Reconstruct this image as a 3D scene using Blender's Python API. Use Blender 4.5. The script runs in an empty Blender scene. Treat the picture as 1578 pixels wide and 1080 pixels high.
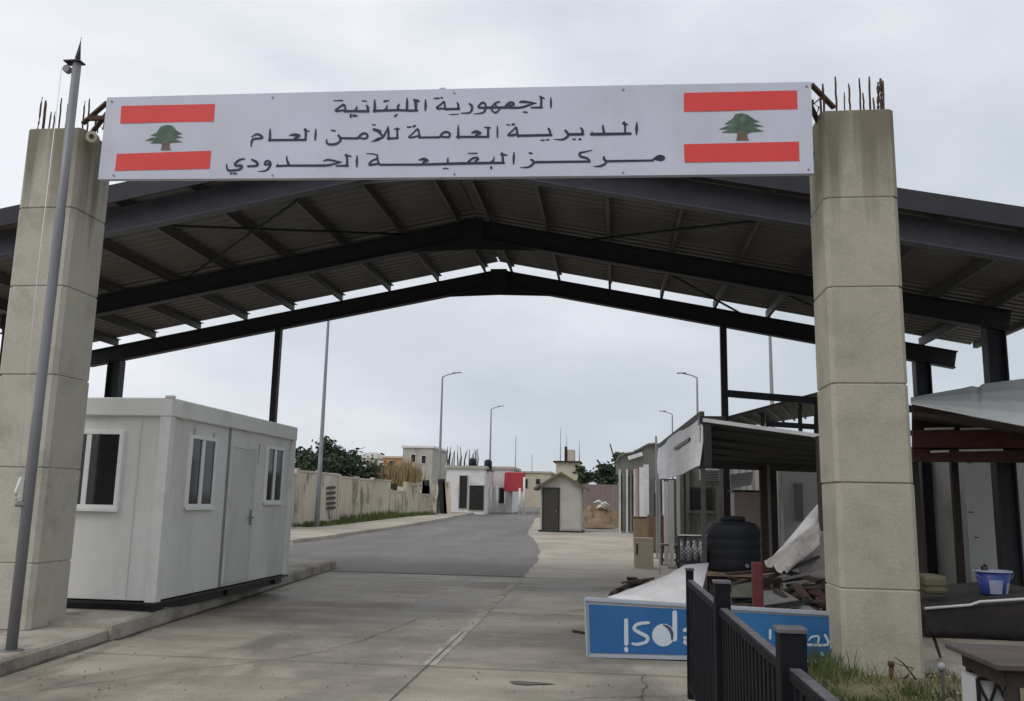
import bpy, bmesh, math, random
from mathutils import Vector, Matrix
random.seed(7)
S = bpy.context.scene
COL = S.collection
rad = math.radians

# ------------------------------------------------------------------ camera
W, H, F, EYE = 1578, 1080, 1346.43, 1.65
YAW, PITCH, ROLL = rad(6.8658), rad(9.8121), rad(-1.1666)
fw = Vector((-math.sin(YAW)*math.cos(PITCH), math.cos(YAW)*math.cos(PITCH), math.sin(PITCH)))
r0 = Vector((math.cos(YAW), math.sin(YAW), 0)); u0 = r0.cross(fw)
rt = math.cos(ROLL)*r0 - math.sin(ROLL)*u0
up = math.sin(ROLL)*r0 + math.cos(ROLL)*u0
CAMP = Vector((0, 0, EYE))
cd = bpy.data.cameras.new('camera'); cam = bpy.data.objects.new('camera', cd); COL.objects.link(cam)
cd.sensor_width = 36; cd.lens = F/W*36; cd.clip_end = 6000; cd.clip_start = 0.05
cam.matrix_world = Matrix(((rt.x, up.x, -fw.x, 0), (rt.y, up.y, -fw.y, 0), (rt.z, up.z, -fw.z, EYE), (0, 0, 0, 1)))
S.camera = cam

# ------------------------------------------------------------------ sky, sun, exposure (overcast)
SUN_EL, SUN_AZ = 48, 226      # azimuth clockwise from +Y: behind the camera, to its left
wd = bpy.data.worlds.new('World'); S.world = wd; wd.use_nodes = True
nt = wd.node_tree; N = nt.nodes; L = nt.links; N.clear()
out = N.new('ShaderNodeOutputWorld')
sky = N.new('ShaderNodeTexSky'); sky.sky_type = 'NISHITA'; sky.sun_disc = False
sky.sun_elevation = rad(SUN_EL); sky.sun_rotation = rad(SUN_AZ); sky.air_density = 1.0; sky.dust_density = 3.0
b1 = N.new('ShaderNodeBackground'); b1.inputs[1].default_value = 0.08
L.new(sky.outputs[0], b1.inputs[0])
tc = N.new('ShaderNodeTexCoord')
mp = N.new('ShaderNodeMapping'); mp.inputs['Scale'].default_value = (1, 1, 2.2)
L.new(tc.outputs['Generated'], mp.inputs[0])
nz = N.new('ShaderNodeTexNoise'); nz.inputs['Scale'].default_value = 3.2; nz.inputs['Detail'].default_value = 5; nz.inputs['Roughness'].default_value = .5
L.new(mp.outputs[0], nz.inputs[0])
dt = N.new('ShaderNodeVectorMath'); dt.operation = 'DOT_PRODUCT'; dt.inputs[1].default_value = (-.62, -.12, .95)
L.new(tc.outputs['Generated'], dt.inputs[0])
ad = N.new('ShaderNodeMath'); ad.operation = 'MULTIPLY_ADD'; ad.inputs[1].default_value = 1.35; L.new(nz.outputs[0], ad.inputs[0])
sb_ = N.new('ShaderNodeMath'); sb_.operation = 'SUBTRACT'; sb_.inputs[1].default_value = .25; L.new(dt.outputs['Value'], sb_.inputs[0]); L.new(sb_.outputs[0], ad.inputs[2])
rp = N.new('ShaderNodeValToRGB')
e = rp.color_ramp.elements
e[0].position = .30; e[0].color = (.60, .66, .725, 1)
e[1].position = 1.0; e[1].color = (.93, .955, 1.0, 1)
x = e.new(.60); x.color = (.71, .75, .82, 1)
L.new(ad.outputs[0], rp.inputs[0])
b2 = N.new('ShaderNodeBackground'); b2.inputs[1].default_value = 1.0
L.new(rp.outputs[0], b2.inputs[0])
mx = N.new('ShaderNodeMixShader'); mx.inputs[0].default_value = .93
L.new(b1.outputs[0], mx.inputs[1]); L.new(b2.outputs[0], mx.inputs[2]); L.new(mx.outputs[0], out.inputs[0])
sd = bpy.data.lights.new('sun', 'SUN'); sd.energy = .85; sd.angle = rad(25); sd.color = (1, .97, .92)
so = bpy.data.objects.new('sun', sd); COL.objects.link(so)
az, el = rad(SUN_AZ), rad(SUN_EL)
sv = Vector((math.sin(az)*math.cos(el), math.cos(az)*math.cos(el), math.sin(el)))
so.rotation_euler = (-sv).to_track_quat('-Z', 'Y').to_euler(); so.location = (0, -5, 30)
S.view_settings.view_transform = 'Standard'; S.view_settings.look = 'None'
S.view_settings.exposure = 0; S.view_settings.gamma = 1

# ------------------------------------------------------------------ helpers: points
GZ = [(-50, 0), (36, 0), (45, .15), (57, .5), (75, .8), (100, 1.0), (150, 1.15), (400, 1.25), (4000, 1.3)]
def gz(Y):
    for (a, za), (b, zb) in zip(GZ, GZ[1:]):
        if Y <= b:
            t = max(0, (Y-a)/(b-a)); return za+(zb-za)*t
    return GZ[-1][1]
def ray(x, y): return fw + rt*((x-W/2)/F) - up*((y-H/2)/F)
def P(x, y, Y): d = ray(x, y); return CAMP + d*(Y/d.y)
def PX(x, y, X): d = ray(x, y); return CAMP + d*(X/d.x)
def PZ(x, y, z): d = ray(x, y); return CAMP + d*((z-EYE)/d.z)
def G(x, y, dz=0.0):
    d = ray(x, y); Y = 5.0
    while Y < 400:
        p = CAMP + d*(Y/d.y)
        if p.z <= gz(Y)+dz: return p
        Y += .02 if Y < 30 else .1
    return CAMP + d*(150/d.y)

# ------------------------------------------------------------------ helpers: objects
ORG = {}
def tag(o, label=None, cat=None, group=None, kind=None):
    if label: o['label'] = label
    if cat: o['category'] = cat
    if group: o['group'] = group
    if kind: o['kind'] = kind
    return o
def thing(name, label, cat, loc, group=None):
    o = bpy.data.objects.new(name, None); COL.objects.link(o); o.location = loc
    o.empty_display_size = .2
    ORG[o.name] = Vector(loc)
    return tag(o, label, cat, group)
def org(o): return ORG.get(o.name, Vector((0, 0, 0)))
class MB:
    def __init__(s): s.v = []; s.f = []; s.sm = []; s.mi = []; s.cm = 0
    def add(s, vs, fs, smooth=False):
        n = len(s.v); s.v += [Vector(v) for v in vs]
        for f in fs: s.f.append([i+n for i in f]); s.sm.append(smooth); s.mi.append(s.cm)
        return s
    def hexa(s, p):   # 4 bottom (ccw from above), 4 top
        return s.add(p, [(3, 2, 1, 0), (4, 5, 6, 7), (0, 1, 5, 4), (1, 2, 6, 5), (2, 3, 7, 6), (3, 0, 4, 7)])
    def box(s, x0, x1, y0, y1, z0, z1):
        return s.hexa([(x0, y0, z0), (x1, y0, z0), (x1, y1, z0), (x0, y1, z0), (x0, y0, z1), (x1, y0, z1), (x1, y1, z1), (x0, y1, z1)])
    def beam(s, a, b, w, h, upv=(0, 0, 1)):
        a, b = Vector(a), Vector(b); d = (b-a).normalized(); sd_ = d.cross(Vector(upv))
        if sd_.length < 1e-4: sd_ = d.cross(Vector((0, 1, 0)))
        sd_.normalize(); u_ = sd_.cross(d)
        o = []
        for q in (a, b):
            o += [q-sd_*w/2-u_*h/2, q+sd_*w/2-u_*h/2, q+sd_*w/2+u_*h/2, q-sd_*w/2+u_*h/2]
        return s.add(o, [(0, 1, 2, 3), (7, 6, 5, 4), (0, 4, 5, 1), (1, 5, 6, 2), (2, 6, 7, 3), (3, 7, 4, 0)])
    def ibeam(s, a, b, w, h, t=.02, upv=(0, 0, 1)):
        a, b = Vector(a), Vector(b); d = (b-a).normalized(); sd_ = d.cross(Vector(upv)).normalized(); u_ = sd_.cross(d)
        pr = [(-w/2, -h/2), (w/2, -h/2), (w/2, -h/2+t), (t/2, -h/2+t), (t/2, h/2-t), (w/2, h/2-t), (w/2, h/2), (-w/2, h/2), (-w/2, h/2-t), (-t/2, h/2-t), (-t/2, -h/2+t), (-w/2, -h/2+t)]
        n = len(pr)
        vs = [q+sd_*i+u_*j for q in (a, b) for i, j in pr]
        fs = [(i, (i+1) % n, n+(i+1) % n, n+i) for i in range(n)]
        for o_ in (0, n):
            fs += [(o_+0, o_+1, o_+2, o_+11), (o_+3, o_+4, o_+9, o_+10), (o_+5, o_+6, o_+7, o_+8)]
        return s.add(vs, fs)
    def tube(s, pts, r, n=8, cap=True, smooth=True):
        pts = [Vector(p) for p in pts]
        if not isinstance(r, (list, tuple)): r = [r]*len(pts)
        vs = []; fs = []
        for i, p in enumerate(pts):
            d = (pts[min(i+1, len(pts)-1)]-pts[max(i-1, 0)]).normalized()
            a = d.cross(Vector((0, 0, 1)))
            if a.length < .05: a = d.cross(Vector((1, 0, 0)))
            a.normalize(); b = d.cross(a)
            for k in range(n):
                t = 2*math.pi*k/n; vs.append(p+a*math.cos(t)*r[i]+b*math.sin(t)*r[i])
        for i in range(len(pts)-1):
            for k in range(n):
                k2 = (k+1) % n; fs.append((i*n+k, i*n+k2, (i+1)*n+k2, (i+1)*n+k))
        s.add(vs, fs, smooth)
        if cap:
            m = len(s.v)-len(vs)
            s.f.append([m+k for k in range(n)][::-1]); s.sm.append(False); s.mi.append(s.cm)
            s.f.append([m+(len(pts)-1)*n+k for k in range(n)]); s.sm.append(False); s.mi.append(s.cm)
        return s
    def poly(s, pts, thick=None):   # planar polygon, optionally extruded by vector
        n = len(pts); pts = [Vector(p) for p in pts]
        if thick is None: return s.add(pts, [tuple(range(n))])
        t = Vector(thick)
        return s.add(pts+[p+t for p in pts], [tuple(range(n))[::-1], tuple(range(n, 2*n))] + [(i, (i+1) % n, n+(i+1) % n, n+i) for i in range(n)])
    def lathe(s, c, prof, n=20):
        c = Vector(c); vs = [c+Vector((r*math.cos(2*math.pi*k/n), r*math.sin(2*math.pi*k/n), z)) for r, z in prof for k in range(n)]
        fs = [(i*n+k, i*n+(k+1) % n, (i+1)*n+(k+1) % n, (i+1)*n+k) for i in range(len(prof)-1) for k in range(n)]
        s.add(vs, fs, True)
        m = len(s.v)-len(vs)
        s.f.append([m+k for k in range(n)][::-1]); s.sm.append(False); s.mi.append(s.cm)
        s.f.append([m+(len(prof)-1)*n+k for k in range(n)]); s.sm.append(False); s.mi.append(s.cm)
        return s
    def build(s, name, mat, parent=None, bevel=0, label=None, solid=0):
        me = bpy.data.meshes.new(name)
        root = parent
        o0 = org(parent) if parent is not None else Vector((0, 0, 0))
        if parent is None and s.v:
            mn = Vector((sum(v.x for v in s.v)/len(s.v), sum(v.y for v in s.v)/len(s.v), min(v.z for v in s.v)))
            o0 = mn
        me.from_pydata([tuple(v-o0) for v in s.v], [], s.f)
        for m_ in (mat if isinstance(mat, (list, tuple)) else [mat]): me.materials.append(m_)
        for p, a, i in zip(me.polygons, s.sm, s.mi): p.use_smooth = a; p.material_index = i
        bm = bmesh.new(); bm.from_mesh(me); bmesh.ops.recalc_face_normals(bm, faces=bm.faces); bm.to_mesh(me); bm.free()
        o = bpy.data.objects.new(name, me); COL.objects.link(o)
        if parent is None: o.location = o0; ORG[o.name] = o0
        else: o.parent = parent; ORG[o.name] = o0
        if solid:
            md = o.modifiers.new('solid', 'SOLIDIFY'); md.thickness = solid; md.offset = 0
        if bevel:
            md = o.modifiers.new('bevel', 'BEVEL'); md.width = bevel; md.segments = 2; md.limit_method = 'ANGLE'; md.angle_limit = rad(40)
        if label: o['label'] = label
        return o
def copy_tree(o, parent=None):
    c = o.copy(); COL.objects.link(c)
    if parent is not None: c.parent = parent
    ORG[c.name] = org(o)
    for ch in list(o.children): copy_tree(ch, c)
    return c

# ------------------------------------------------------------------ helpers: materials
MATS = {}
def M(name, col, rough=.8, var=.18, scale=4, bump=.0, bscale=40, dirt=None, dscale=1.2, damt=.5, stretch=(1, 1, 1), metal=0, spec=.4, dpos=(.5, .68), speck=0, tracks=None):
    if name in MATS: return MATS[name]
    m = bpy.data.materials.new(name); m.use_nodes = True; n = m.node_tree.nodes; l = m.node_tree.links
    b = n['Principled BSDF']; b.inputs['Roughness'].default_value = rough; b.inputs['Metallic'].default_value = metal
    b.inputs['Specular IOR Level'].default_value = spec
    t = n.new('ShaderNodeTexCoord'); mp = n.new('ShaderNodeMapping'); mp.inputs['Scale'].default_value = stretch
    oi = n.new('ShaderNodeObjectInfo'); of = n.new('ShaderNodeVectorMath'); of.operation = 'SCALE'; of.inputs[0].default_value = (37, 53, 41); l.new(oi.outputs['Random'], of.inputs['Scale'])
    av = n.new('ShaderNodeVectorMath'); l.new(t.outputs['Object'], av.inputs[0]); l.new(of.outputs[0], av.inputs[1])
    l.new(av.outputs[0], mp.inputs[0])
    nz = n.new('ShaderNodeTexNoise'); nz.inputs['Scale'].default_value = scale; nz.inputs['Detail'].default_value = 7; nz.inputs['Roughness'].default_value = .62
    l.new(mp.outputs[0], nz.inputs[0])
    r = n.new('ShaderNodeValToRGB'); e = r.color_ramp.elements
    e[0].position = .3; e[1].position = .7
    e[0].color = tuple(c*(1-var) for c in col)+(1,); e[1].color = tuple(min(1, c*(1+var)) for c in col)+(1,)
    l.new(nz.outputs[0], r.inputs[0]); c_out = r.outputs[0]
    if dirt:
        n2 = n.new('ShaderNodeTexNoise'); n2.inputs['Scale'].default_value = dscale; n2.inputs['Detail'].default_value = 8; n2.inputs['Roughness'].default_value = .65
        mp2 = n.new('ShaderNodeMapping'); mp2.inputs['Scale'].default_value = stretch; mp2.inputs['Location'].default_value = (3.1, 7.7, 1.3)
        l.new(av.outputs[0], mp2.inputs[0]); l.new(mp2.outputs[0], n2.inputs[0])
        r2 = n.new('ShaderNodeValToRGB'); r2.color_ramp.elements[0].position = dpos[0]; r2.color_ramp.elements[1].position = dpos[1]
        r2.color_ramp.elements[0].color = (0, 0, 0, 1); r2.color_ramp.elements[1].color = (damt,)*3+(1,)
        l.new(n2.outputs[0], r2.inputs[0])
        mix = n.new('ShaderNodeMix'); mix.data_type = 'RGBA'; l.new(r2.outputs[0], mix.inputs[0]); l.new(c_out, mix.inputs[6]); mix.inputs[7].default_value = tuple(dirt)+(1,)
        c_out = mix.outputs[2]
    if tracks:
        mp5 = n.new('ShaderNodeMapping'); mp5.inputs['Scale'].default_value = tracks[1]; mp5.inputs['Location'].default_value = (1.7, 4.1, 0); l.new(t.outputs['Object'], mp5.inputs[0])
        n5 = n.new('ShaderNodeTexNoise'); n5.inputs['Scale'].default_value = 1; n5.inputs['Detail'].default_value = 6; n5.inputs['Roughness'].default_value = .6; n5.inputs['Distortion'].default_value = .6; l.new(mp5.outputs[0], n5.inputs[0])
        r5 = n.new('ShaderNodeValToRGB'); r5.color_ramp.elements[0].position = .47; r5.color_ramp.elements[1].position = .66; r5.color_ramp.elements[0].color = (0, 0, 0, 1); r5.color_ramp.elements[1].color = (tracks[2],)*3+(1,); l.new(n5.outputs[0], r5.inputs[0])
        x5 = n.new('ShaderNodeMix'); x5.data_type = 'RGBA'; l.new(r5.outputs[0], x5.inputs[0]); l.new(c_out, x5.inputs[6]); x5.inputs[7].default_value = tuple(tracks[0])+(1,); c_out = x5.outputs[2]
        v5 = n.new('ShaderNodeMapRange'); v5.inputs[1].default_value = 0; v5.inputs[2].default_value = 1; v5.inputs[3].default_value = rough; v5.inputs[4].default_value = rough-.28; l.new(r5.outputs[0], v5.inputs[0]); l.new(v5.outputs[0], b.inputs['Roughness'])
    if speck:
        for sc_, am in ((45, speck), (190, speck*.8)):
            n4 = n.new('ShaderNodeTexNoise'); n4.inputs['Scale'].default_value = sc_; n4.inputs['Detail'].default_value = 3; l.new(av.outputs[0], n4.inputs[0])
            m4 = n.new('ShaderNodeMapRange'); m4.inputs[1].default_value = .3; m4.inputs[2].default_value = .7; m4.inputs[3].default_value = 1-am; m4.inputs[4].default_value = 1+am; l.new(n4.outputs[0], m4.inputs[0])
            x4 = n.new('ShaderNodeVectorMath'); x4.operation = 'SCALE'; l.new(c_out, x4.inputs[0]); l.new(m4.outputs[0], x4.inputs['Scale']); c_out = x4.outputs[0]
    l.new(c_out, b.inputs['Base Color'])
    if bump:
        n3 = n.new('ShaderNodeTexNoise'); n3.inputs['Scale'].default_value = bscale; n3.inputs['Detail'].default_value = 6
        l.new(mp.outputs[0], n3.inputs[0]); bp = n.new('ShaderNodeBump'); bp.inputs['Strength'].default_value = bump; bp.inputs['Distance'].default_value = .02
        l.new(n3.outputs[0], bp.inputs['Height']); l.new(bp.outputs[0], b.inputs['Normal'])
    MATS[name] = m; return m

# pillar concrete: warm grey with streaks that run down from the top
def pillar_mat(name, zt, warm):
    m = M(name, warm, .88, .07, 1.6, .22, 45, dirt=(.22, .205, .16), dscale=1.4, damt=.7, dpos=(.5, .75), speck=.07)
    n = m.node_tree.nodes; l = m.node_tree.links; b = n['Principled BSDF']
    src = b.inputs['Base Color'].links[0].from_socket
    t = n.new('ShaderNodeTexCoord'); sx = n.new('ShaderNodeSeparateXYZ'); l.new(t.outputs['Object'], sx.inputs[0])
    mp = n.new('ShaderNodeMapping'); mp.inputs['Scale'].default_value = (5.5, 5.5, .12); l.new(t.outputs['Object'], mp.inputs[0])
    nz = n.new('ShaderNodeTexNoise'); nz.inputs['Scale'].default_value = 1; nz.inputs['Detail'].default_value = 3; l.new(mp.outputs[0], nz.inputs[0])
    mr = n.new('ShaderNodeMapRange'); mr.inputs[1].default_value = zt-1.8; mr.inputs[2].default_value = zt+.1; mr.inputs[3].default_value = -.22; mr.inputs[4].default_value = .34
    l.new(sx.outputs[2], mr.inputs[0])
    a = n.new('ShaderNodeMath'); a.operation = 'ADD'; l.new(nz.outputs[0], a.inputs[0]); l.new(mr.outputs[0], a.inputs[1])
    r = n.new('ShaderNodeValToRGB'); r.color_ramp.elements[0].position = .52; r.color_ramp.elements[1].position = .78
    r.color_ramp.elements[0].color = (0, 0, 0, 1); r.color_ramp.elements[1].color = (.75, .75, .75, 1); l.new(a.outputs[0], r.inputs[0])
    mix = n.new('ShaderNodeMix'); mix.data_type = 'RGBA'; l.new(r.outputs[0], mix.inputs[0]); l.new(src, mix.inputs[6]); mix.inputs[7].default_value = (.13, .115, .075, 1)
    l.new(mix.outputs[2], b.inputs['Base Color']); return m

m_apron = M('worn concrete slab', (.365, .33, .268), .68, .13, 1.6, .28, 55, dirt=(.13, .115, .095), dscale=.5, damt=.88, stretch=(.55, 1.1, 1), dpos=(.43, .64), speck=.14, tracks=((.10, .088, .07), (.75, .28, 1), .72))
m_island = M('pale concrete paving', (.39, .355, .295), .85, .12, 1.1, .12, 50, dirt=(.24, .21, .17), dscale=.4, damt=.6, stretch=(.5, 1.5, 1), speck=.12, tracks=((.2, .178, .145), (.35, .3, 1), .6))
m_asph = M('asphalt', (.16, .15, .14), .85, .16, .9, .2, 90, dirt=(.22, .205, .185), dscale=.3, damt=.75, stretch=(1, .45, 1), speck=.16, tracks=((.09, .087, .083), (.8, .06, 1), .6))
m_kerb = M('kerb concrete', (.36, .33, .28), .85, .16, 2, .3, 30, dirt=(.13, .11, .085), dscale=1.3, damt=.85, speck=.14)
m_joint = M('joint dirt', (.10, .09, .075), .9, .3, 8)
m_strip = M('pale mortar strip', (.43, .395, .33), .85, .2, 3, dirt=(.24, .215, .175), dscale=1.2, damt=.9, dpos=(.4, .6))
m_soil = M('dry soil', (.20, .165, .115), .95, .25, .6, .4, 8, dirt=(.09, .105, .05), dscale=.15, damt=.8)
m_steel = M('dark painted steel', (.03, .03, .037), .55, .2, 5, spec=.3)
m_steel_sky = M('sky lit blue grey steel', (.075, .075, .095), .5, .15, 3, spec=.4)  # front rafter only: bluish sky light put into the steel colour
m_purlin = M('galvanised purlin', (.10, .097, .09), .6, .15, 5)
m_sheet = M('roof sheet', (.14, .134, .12), .6, .14, 1.3, dirt=(.12, .10, .08), dscale=.8, damt=.6)
m_rebar = M('rusty rebar', (.075, .042, .03), .9, .3, 20)
m_white = M('white coated panel', (.70, .695, .675), .5, .05, 1.5, dirt=(.40, .38, .34), dscale=1.1, damt=.4, stretch=(1, 1, .3))
m_whitef = M('white frame paint', (.70, .70, .67), .45, .05, 3, dirt=(.42, .39, .33), dscale=2, damt=.4)
m_pvc = M('white window plastic', (.78, .78, .77), .35, .03, 3)
m_glass = M('dark window glass', (.012, .013, .014), .08, .2, 1, spec=.5)
m_black = M('black paint', (.018, .018, .02), .45, .25, 8)
m_rail = M('black railing paint', (.009, .0095, .012), .65, .3, 9, spec=.12)
m_railtop = M('mottled grey rail top', (.10, .10, .108), .5, .3, 12, dirt=(.03, .03, .03), dscale=6, damt=.9)  # lighter mottled grey for rail tops and post caps
m_galv = M('galvanised pole', (.21, .21, .225), .5, .15, 4, metal=.2, stretch=(1, 1, .2))
m_lamp = M('grey lamp pole', (.26, .27, .28), .5, .1, 2)
m_banner = M('white banner vinyl', (.55, .56, .66), .5, .05, .8, .25, 1.6, dirt=(.44, .44, .50), dscale=.7, damt=.6, stretch=(1, 1, .6))
m_ink = M('navy black ink', (.022, .02, .045), .5, .15, 6)
m_red = M('flag red ink', (.68, .055, .05), .5, .06, 3)
m_green = M('cedar green ink', (.07, .12, .085), .55, .45, 12)
m_trunk = M('cedar trunk ink', (.16, .10, .08), .55, .3, 12)

# ================================================================== setting: ground
def sheet(name, left, right, Y0, Y1, dz, mat, n=60, kind='structure', label=None, cat=None, xs=6):
    mb = MB(); vs = []; fs = []
    ys = [Y0+(Y1-Y0)*((i/n)**1.6) for i in range(n+1)]
    for Y in ys:
        a, b = left(Y), right(Y)
        for k in range(xs+1): vs.append((a+(b-a)*k/xs, Y, gz(Y)+dz))
    for i in range(n):
        for k in range(xs):
            q = i*(xs+1)+k; fs.append((q, q+1, q+xs+2, q+xs+1))
    mb.add(vs, fs); o = mb.build(name, mat); tag(o, kind=kind); return o
def interp(pts):
    pts = sorted(pts, key=lambda p: p[0])
    def f(t):
        if t <= pts[0][0]: return pts[0][1]
        for (a, xa), (b, xb) in zip(pts, pts[1:]):
            if t <= b: return xa+(xb-xa)*(t-a)/(b-a)
        return pts[-1][1]
    return f
mb = MB(); vs = []; fs = []
YS = [-60, -20, 0, 10, 20, 30, 36, 40, 45, 51, 57, 66, 75, 87, 100, 125, 150, 250, 400, 900, 2000, 4000]
XS = [-4000, -1200, -400, -150, -60, -25, 0, 25, 60, 150, 400, 1200, 4000]
for Y in YS:
    for X in XS: vs.append((X, Y, gz(Y)-.03))
for i in range(len(YS)-1):
    for k in range(len(XS)-1):
        q = i*len(XS)+k; fs.append((q, q+1, q+len(XS)+1, q+len(XS)))
tag(mb.add(vs, fs).build('ground', m_soil), kind='structure')
# concrete apron (near) and pale paving island (right, far)
sheet('concrete_apron', lambda Y: -14, lambda Y: 12, -12, 19.9, 0, m_apron, 40)
sheet('paving_island', lambda Y: -4.0 if Y < 24 else -6.0, lambda Y: 14.0, 19.9, 62, .001, m_island, 50)
sheet('side_lane', lambda Y: -30, lambda Y: -4.0, 19.9, 33, .0012, m_island, 20)
kf = [G(x, y) for x, y in [(452, 838), (540, 825), (623, 813), (690, 801), (743, 790)]]
kfar = interp([(p.y, p.x) for p in kf]+[(110, -17.5), (170, -24)])
rb = [(19.9, P(803, 890, 19.9).x)]+[(p.y, p.x) for p in [G(822, 873), G(830, 860), G(832, 848), G(826, 834), G(812, 822), G(822, 806)]]+[(80, -7.0), (170, -14)]
rb0 = interp(rb)
rbf = lambda Y: rb0(Y)+.03*math.sin(Y*1.3)+.012*math.sin(Y*4.1+1)
def aleft(Y):
    if Y < 22: return -7.2-(Y-19.9)*1.2
    if Y < kf[0].y: return -9.7-(Y-22)/(kf[0].y-22)*(-kf[0].x-9.7)
    return kfar(Y)
sheet('asphalt_road', aleft, rbf, 19.9, 170, .006, m_asph, 260)
# joints and the pale mortar strip between the slabs
mb = MB()
a, b = PZ(612, 1070, .006), PZ(800, 892, .006)
def strip(mb, a, b, w, z):
    a, b = Vector(a), Vector(b); d = (b-a).normalized(); s_ = Vector((d.y, -d.x, 0))*w/2
    n = 14; vs = []; fs = []
    for i in range(n+1):
        p = a+(b-a)*i/n; j = random.uniform(.75, 1.25)
        vs += [(p.x-s_.x*j, p.y-s_.y*j, z), (p.x+s_.x*j, p.y+s_.y*j, z)]
    for i in range(n): fs.append((2*i, 2*i+1, 2*i+3, 2*i+2))
    mb.add(vs, fs)
strip(mb, a+(b-a)*.12, b, .16, .004)
tag(mb.build('mortar_strip', m_strip), kind='structure')
mb = MB()
strip(mb, a-(b-a)*.6+Vector((-.02, 0, 0)), a+(b-a)*.32, .014, .008)
for Y, w_ in ((8.95, .014), (13.4, .012)): strip(mb, (-5.8, Y, 0), (3.6, Y+.15, 0), w_, .0085)
strip(mb, (-6.9, 19.9, 0), (-2.0, 19.9, 0), .07, .0085)
strip(mb, (-2.0, 19.9, 0), (2.0, 20.0, 0), .015, .0085)
tag(mb.build('slab_joint', m_joint), kind='structure')
def kx(Y): return -5.57+(Y-7.76)*(-1.13/13.1)
rndc = random.Random(21); mb = MB()
def crack(a, b, w, z, amp):
    n = 16; vs = []; fs = []; off = 0
    a, b = Vector(a), Vector(b); d = (b-a).normalized(); s_ = Vector((d.y, -d.x, 0))
    for i in range(n+1):
        off += rndc.uniform(-amp, amp); p = a+(b-a)*i/n+s_*off; ww = w*rndc.uniform(.3, 1.2)
        vs += [(p.x-s_.x*ww, p.y-s_.y*ww, z), (p.x+s_.x*ww, p.y+s_.y*ww, z)]
    for i in range(n): fs.append((2*i, 2*i+1, 2*i+3, 2*i+2))
    mb.add(vs, fs)
for (a_, b_) in (((-4.8, 7.2), (-3.1, 9.6)), ((-3.1, 9.6), (-2.9, 12.6)), ((-.9, 7.4), (1.0, 8.4)), ((-5.5, 13.2), (-3.2, 15.2)), ((-1.2, 13), (.8, 16.5)), ((-4.2, 16.8), (-2.6, 19.6)), ((.3, 9.1), (.1, 7.2))): crack((*a_, 0), (*b_, 0), .006, .0088, .05)
tag(mb.build('crack', m_joint), kind='structure')
mb = MB()
for _ in range(520):
    Y = 6.2+12*rndc.random()**1.6; X = rndc.uniform(-6, 1.6); 
    if X < kx(Y)+.05: X = kx(Y)+.05+abs(rndc.gauss(0, .25))
    r = rndc.uniform(.004, .014); h = r*rndc.uniform(.5, 1)
    vs = [(X+r*math.cos(k*1.257+X*9)*rndc.uniform(.7, 1.2), Y+r*math.sin(k*1.257+X*9)*rndc.uniform(.7, 1.2), .004) for k in range(5)]
    mb.add(vs+[(X, Y, .006+h)], [(k, (k+1) % 5, 5) for k in range(5)])
tag(mb.build('grit', M('grit', (.17, .15, .12), .9, .5, 30)), 'small grit and crumbs scattered over the concrete slab', 'grit', kind='stuff')
# oil stain / puddle marks near the camera
m_stain = M('oily stain', (.10, .088, .07), .6, .3, 5)
mb = MB(); vs = []
c = PZ(815, 1052, .01)
for k in range(28):
    t = 2*math.pi*k/28; r = 1+.25*math.sin(3*t+1)+.12*math.sin(7*t)
    vs.append((c.x+.19*r*math.cos(t), c.y+.07*r*math.sin(t), .0095))
mb.poly(vs); tag(mb.build('stain', m_stain), kind='structure')

# left pavement, kerb and the raised platform of the cabin
def slab(name, ys, lx, z, mat, off=0, rough=.012):
    mb = MB(); vs = []; fs = []
    prof = [(-.0, -.02), (-.012, z*.82), (-.05, z), (-.4, z), (-8.5, z)]
    n = len(prof)
    for i, Y in enumerate(ys):
        j = random.uniform(-rough, rough)
        for k, (dx, dz) in enumerate(prof): vs.append((kx(Y)+off+dx+(j if k < 3 else 0), Y, dz+(random.uniform(-rough, rough)*.5 if k in (1, 2) else 0)))
    for i in range(len(ys)-1):
        for k in range(n-1):
            q = i*n+k; fs.append((q, q+n, q+n+1, q+1))
    fs.append(tuple(range(n))); fs.append(tuple((len(ys)-1)*n+k for k in range(n))[::-1])
    mb.add(vs, fs); return tag(mb.build(name, mat), kind='structure')
slab('pavement', [i*.3-6 for i in range(0, 54)], 0, .13, m_kerb, 0)
mb = MB()
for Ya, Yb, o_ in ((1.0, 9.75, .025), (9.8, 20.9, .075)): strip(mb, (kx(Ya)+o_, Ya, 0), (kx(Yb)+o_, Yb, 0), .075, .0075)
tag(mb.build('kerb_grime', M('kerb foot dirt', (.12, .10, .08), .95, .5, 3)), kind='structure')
slab('platform', [9.75+i*.28 for i in range(0, 41)], 0, .19, m_kerb, .05, .02)
# far left pavement with kerb
mb = MB(); vs = []; fs = []
ys = [kf[0].y+i*1.5 for i in range(0, 60)]
for Y in ys:
    xk = kfar(Y); w = 2.6 if Y < 60 else 2.2
    vs += [(xk, Y, gz(Y)-.02), (xk-.02, Y, gz(Y)+.14), (xk-.25, Y, gz(Y)+.15), (xk-w, Y, gz(Y)+.15), (xk-w-14, Y, gz(Y)+.1)]
for i in range(len(ys)-1):
    for k in range(4):
        q = i*5+k; fs.append((q, q+5, q+6, q+1))
fs.append((0, 1, 2, 3, 4))
tag(mb.add(vs, fs).build('far_pavement', m_island), kind='structure')

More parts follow.
